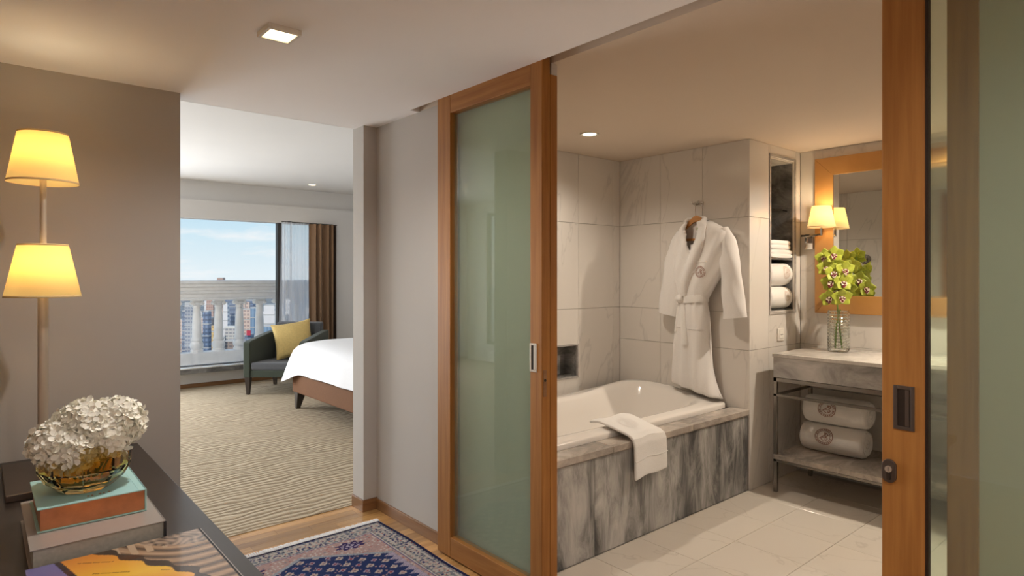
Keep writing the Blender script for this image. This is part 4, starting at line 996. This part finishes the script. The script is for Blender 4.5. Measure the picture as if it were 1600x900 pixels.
L(MB().hexa([(-hw + .088, -hd + .005, .30), (hw - .088, -hd + .005, .30), (-hw + .088, hd - .16, .29), (hw - .088, hd - .16, .29), (-hw + .088, -hd + .005, .395), (hw - .088, -hd + .005, .395), (-hw + .088, hd - .16, .375), (hw - .088, hd - .16, .375)]), 'seat_cushion', 'slate_fabric', bevel=.025, seg=3)
L(MB().hexa([(-hw + .086, hd - .17, .30), (hw - .086, hd - .17, .30), (-hw + .086, hd - .03, .25), (hw - .086, hd - .03, .25), (-hw + .086, hd - .10, .83), (hw - .086, hd - .10, .83), (-hw + .086, hd, .84), (hw - .086, hd, .84)]), 'backrest', 'slate_fabric', bevel=.02, seg=3)
for sx in (-1, 1):
    for sy in (-1, 1):
        x, y = sx * (hw - .045), sy * (hd - .04); a, b = .032, .018; ky = .03 if sy > 0 else 0
        L(MB().loft([[(x - b, y - b, 0), (x + b, y - b, 0), (x + b, y + b, 0), (x - b, y + b, 0)], [(x - a, y - a - ky, .216), (x + a, y - a - ky, .216), (x + a, y + a - ky, .216), (x - a, y + a - ky, .216)]]), 'leg', 'leg_wood', bevel=.003)
# scatter cushion
def pillow(mb, S, T, n=22):
    top = {}
    def f_(sgn):
        def g(u, v):
            a, b = 2 * u - 1, 2 * v - 1
            pinch = 1 - 0.10 * (1 - abs(a) ** 2.2) * abs(b) ** 3
            pinch2 = 1 - 0.10 * (1 - abs(b) ** 2.2) * abs(a) ** 3
            th = T * ((1 - a * a) ** .5 * (1 - b * b) ** .5) ** .75 * (1 + .06 * math.sin(a * 5 + b * 3))
            return (a * S * pinch2, sgn * th, b * S * pinch)
        return g
    mb.grid(f_(1), n, n); mb.grid(f_(-1), n, n); return mb
cu = pillow(MB(), 0.245, 0.085).build('cushion', 'yellow', smooth=True, angle=0)
tag(cu, 'mustard yellow square cushion on the armchair', 'cushion')
cl = Vector((0.02, 0.10, .0)); cc, ss = math.cos(ang), math.sin(ang)
cu.location = (fx - rcx + cl.x * cc - cl.y * ss, fy - rcy + cl.x * ss + cl.y * cc, 0.635)
cu.rotation_euler = (math.radians(-24), math.radians(-9), ang + .45)

# curtains
def curtain(name, label, x0, x1, y, mat, amp, waves, z0=0.30, z1=2.21, pinch=None, part='cloth'):
    t = thing(name, label, 'curtain', ((x0 + x1) / 2, y, z0))
    def f_(u, v):
        z = z0 + (z1 - z0) * v; w_ = 1.0; sh = 0.0
        if pinch: sh = pinch * (1 - v) ** 1.5
        x = x0 + (x1 - x0) * u; x = x + sh * (1 - u)
        return (x + .012 * math.sin(u * waves * 2 * PI * .5), y + amp * math.sin(u * waves * 2 * PI + .6 * math.sin(v * 2)), z)
    MB().grid(f_, int(waves * 14), 14).build(part, mat, t, smooth=True, angle=0)
    MB().tube([(x0, y, z1 + .004), (x1, y, z1 + .004)], .008, 8).build('track', 'win_frame', t)
    return t
curtain('sheer_curtain', 'gathered end of the sheer white curtain at the window mullion', 3.245, 3.385, 8.785, 'sheer', .028, 3, pinch=-.05)
curtain('sheer_curtain', 'spread sheer white curtain panel beside the brown drape', 3.385, 3.67, 8.832, 'sheer', .012, 5)
curtain('drape', 'brown floor length drape at the right of the window', 3.635, 3.99, 8.75, 'drape', .050, 3.6, z0=0.03, z1=2.198)
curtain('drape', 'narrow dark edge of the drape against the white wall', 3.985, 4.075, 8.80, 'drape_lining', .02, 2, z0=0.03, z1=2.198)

# ================================================================== balustrade on the terrace
BYc = 9.78
bal = thing('balustrade', 'white stone balustrade outside the bedroom window', 'balustrade', (2.0, BYc, 0.0))
MB().box(-3.5, 6.0, 9.05, 10.05, -0.15, -0.02).build('terrace_slab', 'stucco', bal)
MB().box(-3.5, 6.0, BYc - .11, BYc + .11, -0.02, 0.355).build('plinth', 'stucco', bal, bevel=.01)
for (o_, z0, z1) in ((.16, 1.335, 1.385), (.145, 1.290, 1.335), (.115, 1.235, 1.290), (.13, 1.195, 1.235), (.12, 1.135, 1.195), (.14, 1.100, 1.135)):
    MB().box(-3.5, 6.0, BYc - o_, BYc + o_, z0, z1).build('handrail', 'stucco', bal, bevel=.012, seg=2)
prof = [(0.085, .355), (.085, .385), (.078, .39), (.074, .40), (.086, .42), (.092, .45), (.086, .485), (.068, .505), (.074, .52), (.076, .535), (.068, .55), (.064, .58), (.062, .70), (.056, .85), (.050, .96), (.048, .985), (.056, .995), (.056, 1.01), (.048, 1.018), (.052, 1.03), (.066, 1.05), (.078, 1.068), (.06, 1.08)]
b0 = None
for k in range(-6, 9):
    x = 2.394 + 0.2935 * k
    if x < -0.6: continue
    if b0 is None:
        b0 = MB().lathe([(r, z) for r, z in prof], (0, 0, 0), 20).build('baluster', 'stucco', bal, smooth=True, angle=50)
        mbv = MB().box(-.07, .07, -.07, .07, 1.078, 1.102)
        for sx in (-1, 1):
            for sy in (-1, 1): mbv.lathe([(.004, -.03), (.026, -.026), (.03, 0), (.026, .026), (.004, .03)], (sx * .062, sy * .040, 1.055), 12, 'y')
        v0 = mbv.build('capital', 'stucco', bal, smooth=True, angle=40); v0.parent = b0
        v0.location = (0, 0, 0)
        for me in (b0.data, v0.data):
            for vv in me.vertices: vv.co += Vector((bal.location.x, bal.location.y, 0))
        b0.location = (x - bal.location.x, BYc - bal.location.y, 0); v0.location = (0, 0, 0)
    else:
        c = b0.copy(); COL.objects.link(c); c.parent = bal; c.location = (x - bal.location.x, 0, 0)
        q = v0.copy(); COL.objects.link(q); q.parent = c; q.location = (0, 0, 0)

# ================================================================== the city far below
GZ = -85.0
M['city_ground'] = plain('city_haze_ground', (0.26, 0.27, 0.27), 0.95, spec=0.0, noise=0.5, nscale=0.02)  # distance haze is put into the ground colour
g = MB().box(-2500, 3500, 120, 5200, GZ - 2, GZ).build('ground', 'city_ground'); struct(g, 'hazy city ground far below the terrace', 'ground')
FW_ = Vector((math.sin(YAW), math.cos(YAW), 0)); RT = Vector((math.cos(YAW), -math.sin(YAW), 0))
def at(u, w): return FW_ * w + RT * ((u - 800) / FPX * w)
def zpx(v, w): return CAMZ + (431 - v) / FPX * w
def tower(label, u0, u1, vtop, w, mat, depth=None, crown=None, taper=0.0, vbot=None, roofmat=None, group=None, name='tower_block'):
    p, q = at(u0, w), at(u1, w); W = (q - p).length; c = (p + q) / 2; h = zpx(vtop, w) - GZ; D = depth or W
    c = c + FW_ * (D / 2)
    t = thing(name, label, 'building', (c.x, c.y, GZ), -YAW, group)
    mb = MB(); a = 1 - taper
    mb.loft([[(-W / 2, -D / 2, 0), (W / 2, -D / 2, 0), (W / 2, D / 2, 0), (-W / 2, D / 2, 0)], [(-W / 2 * a, -D / 2 * a, h), (W / 2 * a, -D / 2 * a, h), (W / 2 * a, D / 2 * a, h), (-W / 2 * a, D / 2 * a, h)]])
    mb.build('facade', mat, t, local=True)
    MB().box(-W * .46 * a, W * .46 * a, -D * .46 * a, D * .46 * a, h, h + max(1.2, h * .012)).build('roof', roofmat or 'city_roof', t, local=True)
    if crown: MB().box(-W * .2, W * .2, -D * .2, D * .2, h, h + crown).build('roof_house', mat, t, local=True)
    # storey bands that stand out from the facade
    n = max(3, min(14, int(h / 9)))
    mb = MB()
    for k in range(1, n):
        z = h * k / n; s_ = 1 - taper * k / n; mb.box(-W / 2 * s_ - .3, W / 2 * s_ + .3, -D / 2 * s_ - .3, D / 2 * s_ + .3, z, z + .8)
    mb.build('storey_bands', roofmat or 'city_roof', t, local=True)
    return t
M['city_roof'] = plain('pale_roof', (0.52, 0.50, 0.48), 0.9)
M['f_navy'] = facade('navy_glass', (0.10, 0.13, 0.20), (0.20, 0.26, 0.38), 3.0, 4.0)
M['f_slate'] = facade('slate_glass', (0.16, 0.19, 0.26), (0.26, 0.31, 0.40), 2.5, 4.5)
M['f_rose'] = facade('rose_stone', (0.55, 0.37, 0.30), (0.40, 0.24, 0.20), 3.2, 4.0)
M['f_gold'] = facade('golden_stone', (0.80, 0.56, 0.25), (0.50, 0.30, 0.12), 2.6, 4.0)
M['f_white'] = facade('white_stripes', (0.80, 0.76, 0.74), (0.38, 0.38, 0.44), 40.0, 4.6, .45)
M['f_blue'] = facade('blue_glass', (0.14, 0.22, 0.32), (0.24, 0.34, 0.46), 3.0, 60.0, .95)
M['f_grey'] = facade('grey_concrete', (0.42, 0.42, 0.44), (0.22, 0.24, 0.30), 3.0, 3.6)
M['f_peach'] = facade('peach_stone', (0.72, 0.54, 0.44), (0.45, 0.32, 0.28), 3.4, 3.8)
M['f_pale'] = facade('pale_concrete', (0.68, 0.64, 0.60), (0.36, 0.36, 0.38), 4.0, 3.6)
M['f_brown'] = facade('brown_block', (0.34, 0.26, 0.22), (0.20, 0.16, 0.15), 4.0, 3.6)
M['f_green'] = plain('green_roof', (0.06, 0.17, 0.10), 0.9)
M['f_red'] = plain('red_sign', (0.55, 0.04, 0.07), 0.6)
tower('grey office tower between low pale buildings, leftmost in the city view', 289, 303, 480, 620, 'f_grey')
tower('small dark blue annex tower beside the grey office tower', 284, 291, 487, 640, 'f_slate')
tower('tall navy glass slab seen right of the first full baluster', 317, 326, 488, 560, 'f_navy')
tower('tapering rose stone tower behind the balusters', 319, 334, 466, 900, 'f_rose', taper=.35)
tower('dark brown tower behind the second baluster', 331, 341, 476, 1000, 'f_brown')
tower('golden stone mid-rise beside the green roof', 325, 337, 519, 600, 'f_gold', crown=6)
tower('block with a dark green roof behind the golden mid-rise', 327, 340, 512, 640, 'f_grey', roofmat='f_green')
tower('broad slate glass tower in the gap right of the second baluster', 349, 369, 465, 700, 'f_slate', taper=.12)
tower('pale glass wedge tower leaning against the slate tower', 347, 356, 474, 680, 'f_white', taper=.3)
tower('peach stone tower in the gap right of the third baluster', 379, 391, 484, 640, 'f_peach', crown=8)
tower('twin blue glass tower beside the peach tower', 391, 403, 482, 600, 'f_blue')
tower('second navy tower behind the peach tower', 384, 396, 470, 900, 'f_navy')
tower('white striped slab block near the window mullion', 412, 429, 478, 640, 'f_white')
tower('blue glass podium block under the white striped slab', 409, 434, 511, 560, 'f_blue')
tower('low white roofed hall in front of the slate tower', 351, 370, 512, 660, 'f_pale', roofmat='fixture')
tower('low brown roofed block in front of the third baluster', 351, 371, 534, 600, 'f_brown')
tower('rose stone tower top rising just above the handrail', 339, 348, 434.5, 1500, 'f_rose')
sg = MB().box(-1.8, 1.8, -.3, .3, 0, 4.5).build('roof_sign', 'f_red'); p = at(388.5, 570); sg.location = (p.x, p.y, zpx(524, 570)); sg.rotation_euler = (0, 0, -YAW)
tag(sg, 'red sign between the peach and blue towers', 'sign')
mp = tower('grey block carrying the red sign', 382, 392, 524, 572, 'f_slate', depth=8)
lows = [('f_pale', 'pale concrete'), ('f_peach', 'peach stone'), ('f_grey', 'grey concrete'), ('f_white', 'white striped'), ('f_brown', 'brown')]
where = ['nearest row of the far city', 'second row of the far city', 'third row of the far city', 'fourth row of the far city', 'hazy back row of the far city']
spots = [(o.location.x, o.location.y, max(abs(c[0]) for c in o.children[0].bound_box) * 1.5) for o in bpy.data.objects if o.name.startswith('tower_block')]
def free(x, y, r):
    return all(math.hypot(x - a, y - b) > r + q for a, b, q in spots)
for ri, w in enumerate((660, 790, 940, 1130, 1400)):
    u = 272 + random.uniform(0, 6)
    while u < 486:
        wd = random.uniform(6, 12) * 700 / w + 2.5
        vt = max(431 + (85 - random.uniform(12, 36)) / w * FPX, 468)
        c = at(u + wd / 2, w); W = wd / FPX * w; c2 = c + FW_ * (W / 2)
        if free(c2.x, c2.y, W * .72):
            mt, word = random.choice(lows); spots.append((c2.x, c2.y, W * .72))
            tower('low %s building in the %s' % (word, where[ri]), u, u + wd, vt, w, mt, group='low city buildings below the terrace', name='city_building')
        u += wd * random.uniform(1.02, 1.25)
# tree clumps in the streets
M['city_tree'] = plain('street_tree_green', (0.05, 0.09, 0.045), 0.9, noise=0.3, nscale=0.3)
for i in range(90):
    p = at(random.uniform(281, 434), random.uniform(560, 760)); r = random.uniform(4, 7)
    if not free(p.x, p.y, r * 1.2): continue
    spots.append((p.x, p.y, r * 1.2))
    mb = MB(); rs = []
    for q in range(7):
        a = PI * q / 6; rs.append([(p.x + max(.3, r * math.sin(a)) * math.cos(2 * PI * s / 9) * random.uniform(.8, 1.2), p.y + max(.3, r * math.sin(a)) * math.sin(2 * PI * s / 9) * random.uniform(.8, 1.2), GZ + r * .9 - r * math.cos(a) * .9) for s in range(9)])
    o = mb.loft(rs).build('street_tree', 'city_tree', smooth=True); tag(o, 'dark green street tree between the far city buildings', 'tree', 'street trees in the far city')

# ================================================================== hallway: console, lamp, books, flowers, rug
TZ = 0.64
con = thing('console_table', 'dark espresso wood console table against the beige wall', 'console table', (0.27, 2.2, 0))
MB().box(-0.06, 0.590, 0.95, 3.494, TZ - .035, TZ).build('table_top', 'espresso', con, bevel=.003)
MB().box(-0.04, 0.565, 0.98, 3.47, 0.10, TZ - .035).build('cabinet_body', 'espresso', con, bevel=.003)
for k in range(4):
    y0 = 0.99 + k * .62; dd = MB().box(0.565, 0.581, y0, y0 + .61, 0.12, TZ - .05).build('door', 'espresso', con, bevel=.002)
    MB().tube([(0.592, y0 + .5, .33), (0.592, y0 + .5, .43)], .006, 8).build('handle', 'bronze', dd)
for (x, y) in ((0.0, 1.03), (0.52, 1.03), (0.0, 3.42), (0.52, 3.42)): MB().box(x - .03, x + .03, y - .03, y + .03, 0, .10).build('foot', 'espresso', con)

LX, LY = 0.200, 3.129
lamp = thing('table_lamp', 'tall metal lamp with two lit cream shades on the console', 'lamp', (LX, LY, TZ))
MB().box(LX - .125, LX + .125, LY - .27, LY + .215, TZ + .0005, TZ + .026).build('base', 'bronze', lamp, bevel=.003)
MB().tube([(LX, LY, TZ + .02), (LX, LY, 1.56)], .0185, 20).build('pole', 'nickel', lamp, smooth=True)
MB().tube([(LX, LY, 1.56), (LX, LY, 2.0)], .0115, 16).build('upper_pole', 'nickel', lamp, smooth=True)
for (zb, zt, rb, rt) in ((1.366, 1.576, .127, .083), (1.822, 2.022, .119, .083)):
    s_ = MB().lathe([(rb, zb), (rt, zt)], (LX, LY, 0), 48, cap0=False, cap1=False).build('shade', 'shade', lamp, smooth=True, solid=.0015)
    MB().lathe([(rb + .001, zb - .001), (rb - .0008, zb + .007)], (LX, LY, 0), 48, cap0=False, cap1=False).build('shade_trim', 'shade_trim', s_, smooth=True, solid=.001)
    MB().lathe([(rt + .0015, zt - .006), (rt + .0005, zt + .001)], (LX, LY, 0), 48, cap0=False, cap1=False).build('shade_trim', 'shade_trim', s_, smooth=True, solid=.001)
    for q in range(3):
        a = 2 * PI * q / 3 + .5; MB().tube([(LX, LY, zt - .03), (LX + (rt - .001) * math.cos(a), LY + (rt - .001) * math.sin(a), zt - .012)], .002, 5).build('shade_arm', 'nickel', s_)
    bx = LX + .035
    MB().lathe([(.004, -.03), (.022, -.015), (.026, .006), (.014, .03), (.008, .045)], (bx, LY, zb + .105), 16).build('bulb', 'bulb', lamp, smooth=True)
    light('lamp_light', 'POINT', (bx, LY - .01, zb + .135), 2.3, (1.0, .78, .47), shadow_soft_size=.03)
    light('lamp_light', 'POINT', (LX - .035, LY - .02, zb + .135), 1.0, (1.0, .78, .47), shadow_soft_size=.03)

# books
def book(name, label, x0, x1, y0, y1, z0, z1, cover, page, spine, ct=.0035, inset=.008, mark=None):
    t = thing(name, label, 'book', ((x0 + x1) / 2, (y0 + y1) / 2, z0))
    MB().box(x0, x1, y0, y1, z0, z0 + ct).build('back_cover', cover, t, bevel=.001, seg=1)
    top = MB().box(x0, x1, y0, y1, z1 - ct, z1).build('front_cover', cover, t, bevel=.001, seg=1)
    px0, px1 = (x0 + inset, x1 - ct) if spine == 'right' else (x0 + ct, x1 - inset)
    MB().box(px0, px1, y0 + inset * .7, y1 - inset * .7, z0 + ct, z1 - ct).build('pages', page, t)
    if spine == 'right': MB().box(x1 - ct, x1 + .001, y0, y1, z0, z1).build('spine', cover, t, bevel=.001, seg=1)
    else: MB().box(x0 - .001, x0 + ct, y0, y1, z0, z1).build('spine', cover, t, bevel=.001, seg=1)
    return t, top
tB, topB = book('hardcover_book', 'thick grey coffee table book under the teal book', 0.107, 0.436, 2.135, 2.615, TZ + .0005, 0.705, 'book_grey', 'pages', 'right')
MB().box(0.431, 0.4375, 2.1335, 2.137, TZ + .002, .7035).build('spine_edge', 'navy_cover', tB)
tA, topA = book('hardcover_book', 'teal hardcover book with copper page edges under the flower vase', 0.130, 0.407, 2.262, 2.585, 0.7055, 0.775, 'book_teal', 'copper_edge', 'right', ct=.004)
MB().box(0.385, 0.388, 2.262, 2.585, 0.7745, 0.7755).build('cover_groove', 'book_teal', topA)
mk = MB()
for (x, y, w_) in ((.255, 2.296, .006), (.266, 2.296, .005), (.285, 2.300, .007), (.297, 2.300, .004), (.31, 2.303, .006)): mk.box(x, x + w_, y, y + .012, .7749, .7753)
mk.build('cover_marks', 'copper_edge', topA)
# large printed book in front
tC, topC = book('hardcover_book', 'large book with orange and carved stone photograph on its cover', 0.096, 0.526, 1.56, 2.112, TZ + .0005, 0.665, 'navy_cover', 'pages', 'right', ct=.003)
nx, ny = 170, 150
cv = MB().grid(lambda u, v: (0.0965 + 0.4235 * u, 1.565 + 0.545 * v, 0.6655), nx, ny).build('cover_photo', 'art', tC, fix=False)
co = np.array([v.co[:] for v in cv.data.vertices]); X = co[:, 0] + (0.096 + 0.526) / 2; Y = co[:, 1] + (1.56 + 2.112) / 2
u = (X - .096) / .43; v = (Y - 1.56) / .552
rr = np.hypot(u - 0.05, (v - 0.10) * 1.25)
ar = np.hypot((u - 1.02) * 1.0, (v - 1.25) * 1.15)
band_ = 0.5 + 0.5 * np.sin(ar * 62 + 0.8 * np.sin(u * 14)); fine = 0.5 + 0.5 * np.sin(ar * 150)
stone = np.stack([.10 + .42 * band_ * (.7 + .3 * fine), .06 + .28 * band_ * (.7 + .3 * fine), .04 + .17 * band_ * (.7 + .3 * fine)], 1)
panel = ((np.sin(u * 70) > .2) & (v > .84) & (u < .75) & (u > .42)); stone[panel] = (.50, .36, .24)
blk = (u > .62) & (ar < .52); fig = 0.5 + .5 * np.sin(u * 61 + 3 * np.sin(v * 33)) * np.sin(v * 47 + 2 * np.sin(u * 41))
stone[blk] = np.stack([.08 + .38 * fig, .06 + .27 * fig, .05 + .19 * fig], 1)[blk]
gl = np.clip(1 - np.abs(v - .62) * 2.0, 0, 1)
orange = np.stack([.62 + .30 * gl, .20 + .36 * gl ** 1.5, .02 + .05 * gl], 1)
streak = (np.abs(np.sin((u * .5 + v) * 21)) < .06) & (np.sin(u * 23 + v * 7) > -.2); orange[streak] = (.10, .04, .02)
edge = 0.60 - 0.62 * (1 - v) * .0 + 0.10 * np.sin(v * 9) - (v - .8) * .6
col = np.where((u < np.clip(.40 + (1 - v) * .75, 0, .80))[:, None], orange, stone)
dk = np.abs(u - np.clip(.40 + (1 - v) * .75, 0, .80)) < .035 + .02 * np.sin(v * 40); col[dk] = (.05, .03, .02)
pur = (u + (1 - v) * .9 < 0.20 + .5 * (1 - v)) ; pr_ = np.hypot(u + .05, v - .55) ; pmask = (u < .16 + .25 * (1 - v)) & (v < 1.0) & (u < .36)
col[pmask] = np.stack([.14 + .05 * v, .12 + .05 * v, .30 + .08 * v], 1)[pmask]
edge2 = np.abs(u - (.16 + .25 * (1 - v))) < .018; col[edge2] = (.04, .025, .03)
paint_verts(cv, np.clip(col, 0, 1))
MB().box(0.5265, 0.529, 1.562, 2.110, TZ + .002, .6645).build('jacket_edge', 'book_grey', tC)

# vase and hydrangeas
HX, HY, HB = 0.262, 2.405, 0.7756
va = thing('amber_vase', 'faceted amber glass bowl vase standing on the teal book', 'vase', (HX, HY, HB))
MB().lathe([(.070, 0), (.106, .030), (.126, .066), (.128, .108), (.116, .148), (.106, .148), (.116, .108), (.112, .068), (.088, .036), (.002, .030)], (HX, HY, HB), 9, ph=.35).build('bowl', 'amber', va)
MB().lathe([(.080, .040), (.098, .068), (.102, .100), (.001, .100)], (HX, HY, HB), 14, ph=.1).build('amber_insert', 'amber_core', va)
fl_ = thing('hydrangea_bunch', 'white hydrangea heads filling the amber vase', 'flowers', (HX, HY, HB + .09))
def floret(mb, c, n, size):
    n = n.normalized(); a = n.orthogonal().normalized(); b = n.cross(a); rot = random.uniform(0, PI)
    for k in range(4):
        an = rot + k * PI / 2; d = a * math.cos(an) + b * math.sin(an); s = n.cross(d); cu_ = random.uniform(.05, .45)
        P = lambda l, w_, h: tuple(c + d * size * l + s * size * w_ + n * size * h)
        mb.add([P(.02, 0, 0), P(.45, .36, .05 + cu_ * .3), P(.85, .34, cu_ * .9), P(1.05, 0, cu_ * 1.1), P(.85, -.34, cu_ * .9), P(.45, -.36, .05 + cu_ * .3), P(.55, 0, cu_ * .15)],
               [(0, 1, 6), (1, 2, 6), (2, 3, 6), (3, 4, 6), (4, 5, 6), (5, 0, 6)])
for (cx_, cy_, cz_, rx_, rz_, cnt) in ((-.075, -.01, .122, .078, .072, 105), (.0, .01, .168, .088, .074, 110), (.088, .0, .160, .088, .080, 115), (-.035, -.05, .100, .072, .068, 95), (.055, -.045, .130, .070, .066, 80), (.02, .06, .14, .08, .07, 50)):
    C0 = Vector((HX + cx_ * .9, HY + cy_ * .9, HB + cz_ + .03)); mb = MB()
    cnt = int(cnt * 1.7)
    for i in range(cnt):
        zc = 1 - 1.75 * (i + .5) / cnt; a = i * 2.39996; q = math.sqrt(max(0, 1 - zc * zc))
        n = Vector((q * math.cos(a), q * math.sin(a), zc))
        n2 = (n + Vector((random.uniform(-.4, .4), random.uniform(-.4, .4), random.uniform(-.3, .3)))).normalized()
        floret(mb, C0 + Vector((n.x * rx_, n.y * rx_, n.z * rz_)) * random.uniform(.86, 1.0), n2, random.uniform(.019, .027))
    h = mb.build('flower_head', 'petal', fl_, smooth=True, angle=50, fix=False)
    MB().lathe([(.002, -rz_ * .8), (rx_ * .6, -rz_ * .5), (rx_ * .8, 0), (rx_ * .6, rz_ * .5), (.002, rz_ * .8)], tuple(C0), 14).build('flower_core', 'petal', h, smooth=True)
    MB().tube([tuple(C0 - Vector((0, 0, rz_ * .5))), (HX + cx_ * .25, HY + cy_ * .25, HB + .045)], .004, 6).build('stem', 'stem', h)

# rug
rug = thing('oriental_rug', 'navy and rose oriental rug with white fringe on the parquet', 'rug', (1.25, 2.3, 0.0))
RX0, RX1, RY0, RY1 = 0.70, 1.80, 1.45, 3.312
st = 0.005; nx, ny = int((RX1 - RX0) / st), int((RY1 - RY0) / st)
def rug_pt(u, v):
    x = RX0 + (RX1 - RX0) * u; y = RY0 + (RY1 - RY0) * v
    e_ = .004 * math.sin(y * 9) * (1 if u > .97 else 0)
    return (x + e_, y, 0.008 + .0012 * math.sin(x * 17 + y * 5))
rg = MB().grid(rug_pt, nx, ny).build('woven_field', 'rug', rug, fix=False)
uu, vv_ = np.meshgrid(np.linspace(0, 1, nx + 1), np.linspace(0, 1, ny + 1))
X = RX0 + (RX1 - RX0) * uu.ravel(); Y = RY0 + (RY1 - RY0) * vv_.ravel()
dx = np.abs(X - 1.25); fy_ = RY1 - Y; ed = np.minimum(0.55 - dx, np.minimum(fy_, Y - RY0))
NAVY, BLUE, ROSE, CREAM, LILAC, SLATE, RED = [np.array(c) for c in ((.012, .014, .055), (.016, .028, .10), (.37, .25, .235), (.50, .455, .415), (.34, .29, .38), (.17, .185, .21), (.32, .06, .055))]
def cells(x, y, s):
    i, j = np.floor(x / s), np.floor(y / s); h = np.modf(np.sin(i * 127.1 + j * 311.7) * 43758.5453)[0] % 1.0
    return x / s - i - .5, y / s - j - .5, np.abs(h), i, j
col = np.tile(ROSE, (len(X), 1))
# speckle of the rose field
cxx, cyy, h, i, j = cells(X, Y, .022)
d = np.abs(cxx) + np.abs(cyy)
col[(d < .33) & (h > .55)] = CREAM; col[(d < .30) & (h < .18)] = SLATE; col[(d < .22) & (h > .2) & (h < .34)] = RED
# medallion
lz = 3.118 - .58 * dx
med = (Y < lz) & (dx < .345)
teeth = (dx < .345 + .05 * np.abs(((Y * 1.0 / .055) % 1) - .5) * 2) & (Y < lz) & (dx >= .33)
out_ = (Y < lz + .022) & (dx < .40)
col[out_] = SLATE * 1.6
lil = (dx >= .335) & (dx < .405) & (Y < lz + .0); col[lil] = LILAC
zz = ((dx - .345) < (.045 * np.abs(((Y / .05) % 1) - .5) * 2 - .004)) & (dx >= .335) & (Y < lz); col[zz] = BLUE
z3 = lil & ~zz & ((dx - .345) > (.045 * np.abs(((Y / .05) % 1) - .5) * 2 + .012)) & ((dx - .345) < (.045 * np.abs(((Y / .05) % 1) - .5) * 2 + .018)); col[z3] = SLATE
col[med] = BLUE
for (s_, ox, oy, lo, c1, c2) in ((.085, 0.0, 0.02, .28, CREAM, ROSE), (.085, .0425, .0625, .22, LILAC, RED)):
    cxx, cyy, h, i, j = cells(X + ox, Y + oy, s_); d = np.abs(cxx) * 1.0 + np.abs(cyy) * 1.15
    m1 = med & (d < lo + .04 * np.sin(np.arctan2(cyy, cxx) * 6)); col[m1] = c1 * .85
    m2 = med & (d < lo * .62); col[m2] = c2
    m3 = med & (d < lo * .28); col[m3] = NAVY
cxx, cyy, h, i, j = cells(X, Y, .018); m = med & (h > .86) & (np.abs(cxx) + np.abs(cyy) < .35); col[m] = ROSE
# corner rosettes
for sx in (-1, 1):
    qx, qy = (X - (1.25 + sx * .265)), (Y - 3.108); r = np.hypot(qx * .75, qy * 1.25); th = np.arctan2(qy * 1.25, qx * .75)
    ro = r < .055 + .010 * np.sin(th * 8); col[ro] = NAVY * 1.2 + np.array((.015, 0, .02))
    col[ro & (np.abs(r - .034) < .006) & (np.sin(th * 10) > -.3)] = LILAC; col[r < .016] = LILAC; col[r < .007] = NAVY
# borders
bd = ed < .125
cxx, cyy, h, i, j = cells(X + .003, Y, .030)
bc_ = np.where(bd[:, None], CREAM * .82, col)
d1 = np.abs(cxx) + np.abs(cyy); bc_[bd & (d1 < .42) & (h < .40)] = SLATE * 1.1; bc_[bd & (d1 < .42) & (h > .40) & (h < .7)] = ROSE; bc_[bd & (d1 < .24) & (h < .5)] = NAVY; bc_[bd & (d1 < .2) & (h >= .7)] = RED
cx2, cy2, h2, i2, j2 = cells(X, Y + .007, .011); bc_[bd & (h2 > .78)] = SLATE; bc_[bd & (h2 < .08)] = NAVY * 2
col = bc_
for (e0, e1, c) in ((0, .019, NAVY), (.024, .030, SLATE), (.108, .114, SLATE * .8), (.117, .123, CREAM), (.123, .128, NAVY * 3)): col[(ed >= e0) & (ed < e1)] = c
far = (fy_ < .125) & (ed == fy_)
col[(fy_ < .012)] = NAVY
s2 = (ed > .032) & (ed < .042); col[s2 & (np.sin((X + Y) * 260) > 0)] = CREAM
sp = rng.uniform(.86, 1.14, len(X)); col = col * sp[:, None]
paint_verts(rg, np.clip(col, 0, 1))
MB().box(RX0, RX1, RY0, RY1, 0.0, 0.0062).build('backing', 'fringe', rug)
mb = MB()
for k in range(210):
    x = RX0 + .003 + (RX1 - RX0 - .006) * k / 209; L_ = .042 + random.uniform(-.006, .010); dxx = random.uniform(-.010, .010)
    mb.tube([(x, RY1 - .004, .008), (x + dxx * .4, RY1 + L_ * .5, .009 + random.uniform(0, .003)), (x + dxx, RY1 + L_, .004)], [.0030, .0032, .0016], 5)
f2 = mb.build('fringe', 'fringe', rug, smooth=True); f2['kind'] = 'stuff'
